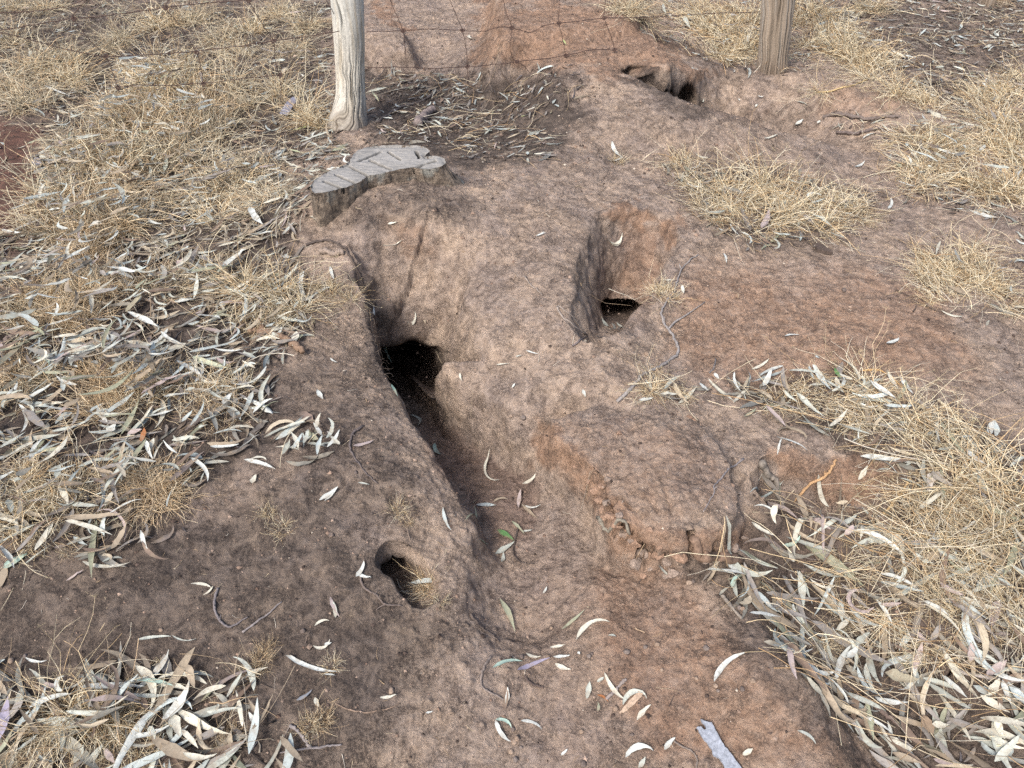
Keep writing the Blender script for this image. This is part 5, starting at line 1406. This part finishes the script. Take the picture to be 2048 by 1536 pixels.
cx = dx_[:, None] + np.cos(ya)[:, None] * s_ * Ld[:, None]; cy = dy_[:, None] + np.sin(ya)[:, None] * s_ * Ld[:, None]
cx[:, 1] += rs.normal(0, .003, nd); cy[:, 1] += rs.normal(0, .003, nd)
cz = HB(cx.ravel(), cy.ravel()).reshape(nd, m_) + rs.uniform(.001, .007, nd)[:, None]
Vd, Fd = ribbons(np.stack([cx, cy, cz], 2), np.clip(rs.gamma(2, .0016, nd), .001, .009), rs)
dp = np.array([(.055,.045,.040),(.09,.07,.06),(.14,.105,.085),(.20,.17,.15),(.30,.26,.21),(.12,.11,.115)])
cd_ = dp[rs.choice(6, nd, p=[.30,.22,.16,.12,.08,.12])]
o = obj('bark_debris', mesh_np('bark_debris', Vd, Fd, M_DEBRIS, np.repeat(cd_, m_ * 3, 0)))
tag(o, 'dark bark bits and twiglets under the leaf litter', kind='stuff')
# fine bits on the bare soil: pale chips, thin straws and rootlets
nb = 1500
x = rs.uniform(-1.6, 1.9, nb); y = .55 + 3.2 * rs.uniform(0, 1, nb) ** 1.3
ya = rs.uniform(0, 6.28, nb); Ld = rs.gamma(1.8, .010, nb); Ld = np.clip(Ld, .004, .09)
m_ = 5; s_ = np.linspace(-.5, .5, m_)[None]
th = ya[:, None] + rs.normal(0, .9, nb)[:, None] * s_
cx = x[:, None] + np.cumsum(np.cos(th), 1) * Ld[:, None] / m_; cy = y[:, None] + np.cumsum(np.sin(th), 1) * Ld[:, None] / m_
cz = H(cx.ravel(), cy.ravel()).reshape(nb, m_) + .0012
Vd, Fd = ribbons(np.stack([cx, cy, cz], 2), np.clip(rs.gamma(3, .0005, nb), .0008, .004), rs)
dp = np.array([(.45,.37,.26),(.55,.50,.42),(.11,.085,.075),(.22,.17,.14),(.38,.28,.18)])
o = obj('straw_bits', mesh_np('straw_bits', Vd, Fd, M_DEBRIS, np.repeat(dp[rs.randint(0, 5, nb)], m_ * 3, 0)))
tag(o, 'tiny straw chips and rootlets on the bare soil', kind='stuff')

# fine rootlets hanging on the left wall of the main burrow
rt = []
rs = np.random.RandomState(61)
for i in range(420):
    t = rs.uniform(0, 1)
    bx, by = 640 + 110 * t + rs.normal(0, 22), 600 + 150 * t + rs.normal(0, 40)
    if bx > 742 and by < 640: continue
    p, nrm = hit(bx, by)
    d = rs.normal(size=3) * .5 + np.array([.5, -.4, -.5]); ch = [p + nrm * .003]
    for j in range(5):
        d = d + rs.normal(size=3) * .5; d /= np.linalg.norm(d); ch.append(ch[-1] + d * .012)
    rt.append(ch)
rt = np.array(rt)
rt[:, :, 2] = np.maximum(rt[:, :, 2], H(rt[:, :, 0].ravel(), rt[:, :, 1].ravel()).reshape(rt.shape[:2]) + .002)
Vd, Fd = ribbons(rt, np.full(len(rt), .0011), rs)
o = obj('rootlets', mesh_np('rootlets', Vd, Fd, M_DEBRIS, np.array([.20, .16, .13]) * np.ones((len(Vd), 1))))
tag(o, 'fine hair roots hanging from the bank of the main burrow', kind='stuff')

# ------------------------------------------------------------------ clods and pebbles
def lump(name, x, y, r_px, col, seed, squash=.8, detail=3, look='', lift=.35):
    P_, Nn = hit(x, y)
    r = r_px / FPX * np.linalg.norm(P_ - EYE)
    bm = bmesh.new(); bmesh.ops.create_icosphere(bm, subdivisions=4 if name == 'soil_clod' else detail, radius=1)
    v = np.array([q.co[:] for q in bm.verts])
    rs = np.random.RandomState(seed)
    if name == 'soil_clod':
        # broken faces: the ball is cut by random planes
        for _ in range(11):
            nn_ = rs.normal(size=3); nn_ /= np.linalg.norm(nn_); h_ = rs.uniform(.50, .85)
            e_ = v @ nn_ - h_; v = v - np.where(e_ > 0, e_, 0)[:, None] * nn_ * .92
    f = 1 + (.16 if name == 'soil_clod' else .45) * nz(v + seed, 1.1, seed) + .22 * nz(v + seed, 3.1, seed) + .12 * nz(v, 7.0, seed)
    v = v * f[:, None] * np.array([rs.uniform(.85, 1.2), rs.uniform(.8, 1.1), squash]) * r
    for q, c_ in zip(bm.verts, v): q.co = c_
    me = bpy.data.meshes.new(name); bm.to_mesh(me); bm.free()
    me.polygons.foreach_set('use_smooth', [True] * len(me.polygons))
    at = me.color_attributes.new('col', 'FLOAT_COLOR', 'POINT')
    cc = np.ones((len(v), 4), np.float32); cc[:, :3] = np.array(col)[None] * (1 + .15 * nz(v, 80))[:, None]
    at.data.foreach_set('color', cc.ravel()); me.materials.append(M_CLOD)
    return obj(name, me, None, P_ + Nn * r * lift)
OR = (.27, .18, .13); GB = (.25, .195, .16); DB = (.12, .09, .075)
for i, (x, y, r, c) in enumerate([(1203,972,11,OR),(1216,958,9,GB),(1199,1000,12,OR),(1214,1006,10,GB),(1221,1032,12,OR),(1240,1030,9,GB),(1262,1082,8,GB),(1284,1105,15,GB),(1297,1110,8,OR),(1272,1125,16,GB),(1345,1145,14,GB),(1255,1060,11,OR),(1300,1060,8,OR),(1378,836,8,OR),(1238,866,7,OR),(1390,840,6,OR),(1285,1150,9,OR),(1210,1035,8,OR),(1330,1150,9,GB),(1480,920,6,GB),(1518,985,6,DB),(1505,968,6,DB),(1526,998,5,GB),(1300,1138,6,GB),(1192,985,12,OR),(1206,1020,13,OR),(1228,1048,14,OR),(1250,1068,15,GB),(1275,1088,14,OR),(1312,1112,17,OR),(1338,1120,13,GB),(1362,1116,17,OR),(1402,1114,16,GB),(1440,1108,18,OR),(1470,1096,14,GB),(1490,1074,12,GB),(1322,1096,9,OR),(1420,1124,9,GB),(1180,965,10,OR),(1150,935,9,OR)]):
    o = lump('soil_clod', x, y, r, c, 300 + i, .8, lift=-.05 if i < 24 else -.45)
    LAB.append((o, f"{'large' if r > 11 else 'small'} crumbly {'orange' if c == OR else 'greyish'} soil clod", 'soil clod', 'soil clods broken off the slab', x, y))
PB = zC([(1145,1415),(1125,1368),(1098,1308),(1970,962),(1762,860),(1942,815),(1795,1342),(388,1088),(1115,1490),(1500,1325),(1560,870),(1105,1385),(1875,830),(1325,718),(1512,1512),(1090,1440),(1545,885),(1700,1190),(1150,885)]) + zF([(240,1055),(258,1085),(460,1025),(400,1075),(130,1010),(190,835),(400,608),(110,440),(85,445),(380,600)]) + zE([(640,128),(450,180),(640,225),(1195,850)]) + zA([(945,730),(1775,738),(68,910),(150,880),(1085,990),(1940,175)]) + z6([(655,1005),(1365,1000),(565,905),(1720,530)]) + zB([(1090,240),(1162,250),(40,940),(180,572)])
for i, (x, y) in enumerate(PB):
    rr_ = 3.6 + (i * 37 % 10) * .28
    c = [(.20,.165,.145),(.27,.20,.15),(.15,.12,.105),(.31,.235,.18)][i % 4]
    o = lump('pebble', x, y, rr_, c, 500 + i, .9, 2)
    LAB.append((o, f"tiny rounded {['grey', 'brown', 'dark', 'tan'][i % 4]} pebble", 'pebble', 'small round pebbles on the bare soil', x, y))

# ------------------------------------------------------------------ labels that say which one
MARKS = [('sawn stump',760,335),('pale post',700,150),('brown post',1550,90),('main burrow mouth',800,750),('second burrow',1250,560),('small burrow',810,1160),('broken soil slab',1330,960),('trench floor',990,1010),
 ('forked twig',1345,640),('red soil patch',40,370),('dug basin',1500,220),('blue grey bark strip',1430,1490),('leaf filled hollow',1640,1030),('lower left corner',0,1536),('lower right corner',2048,1536),('upper left corner',0,0),
 ('upper right corner',2048,0),('thick peeling stick',550,680),('charred wood lump',1648,500),('purple grey leaf',1065,1328),('tall grass on right edge',2020,330),('orange leaf',293,885),('bushy grass ball',240,780),('bright green leaf',1012,1073),('left edge middle',0,768),('right edge middle',2048,768),('bottom edge middle',1024,1536)]
buckets = {}
for o, look, cat, grp, x, y in LAB:
    d = [(math.hypot(x - m[1], y - m[2]), m) for m in MARKS]
    dd, m = min(d, key=lambda t: t[0])
    ax, ay = x - m[1], y - m[2]
    side = ('right of' if ax > 0 else 'left of') if abs(ax) > abs(ay) * 1.1 else ('below' if ay > 0 else 'above')
    buckets.setdefault((look, side, m[0]), []).append((dd, o, look, cat, grp))
ORD = ['', 'second ', 'third ', 'fourth ', 'fifth ', 'sixth ', 'seventh ', 'eighth ', 'ninth ', 'tenth ']
for (look, side, mk), L in buckets.items():
    L.sort(key=lambda t: t[0])
    for i, (dd, o, look, cat, grp) in enumerate(L):
        rank = (ORD[i] if i < 10 else f'{i + 1}th ') if len(L) > 1 else ''
        near = 'closest' if len(L) > 1 else 'lying'
        tail = f', {rank}{near} {side} the {mk}'
        tag(o, look + tail, cat, grp)
print('objects', len(bpy.data.objects))
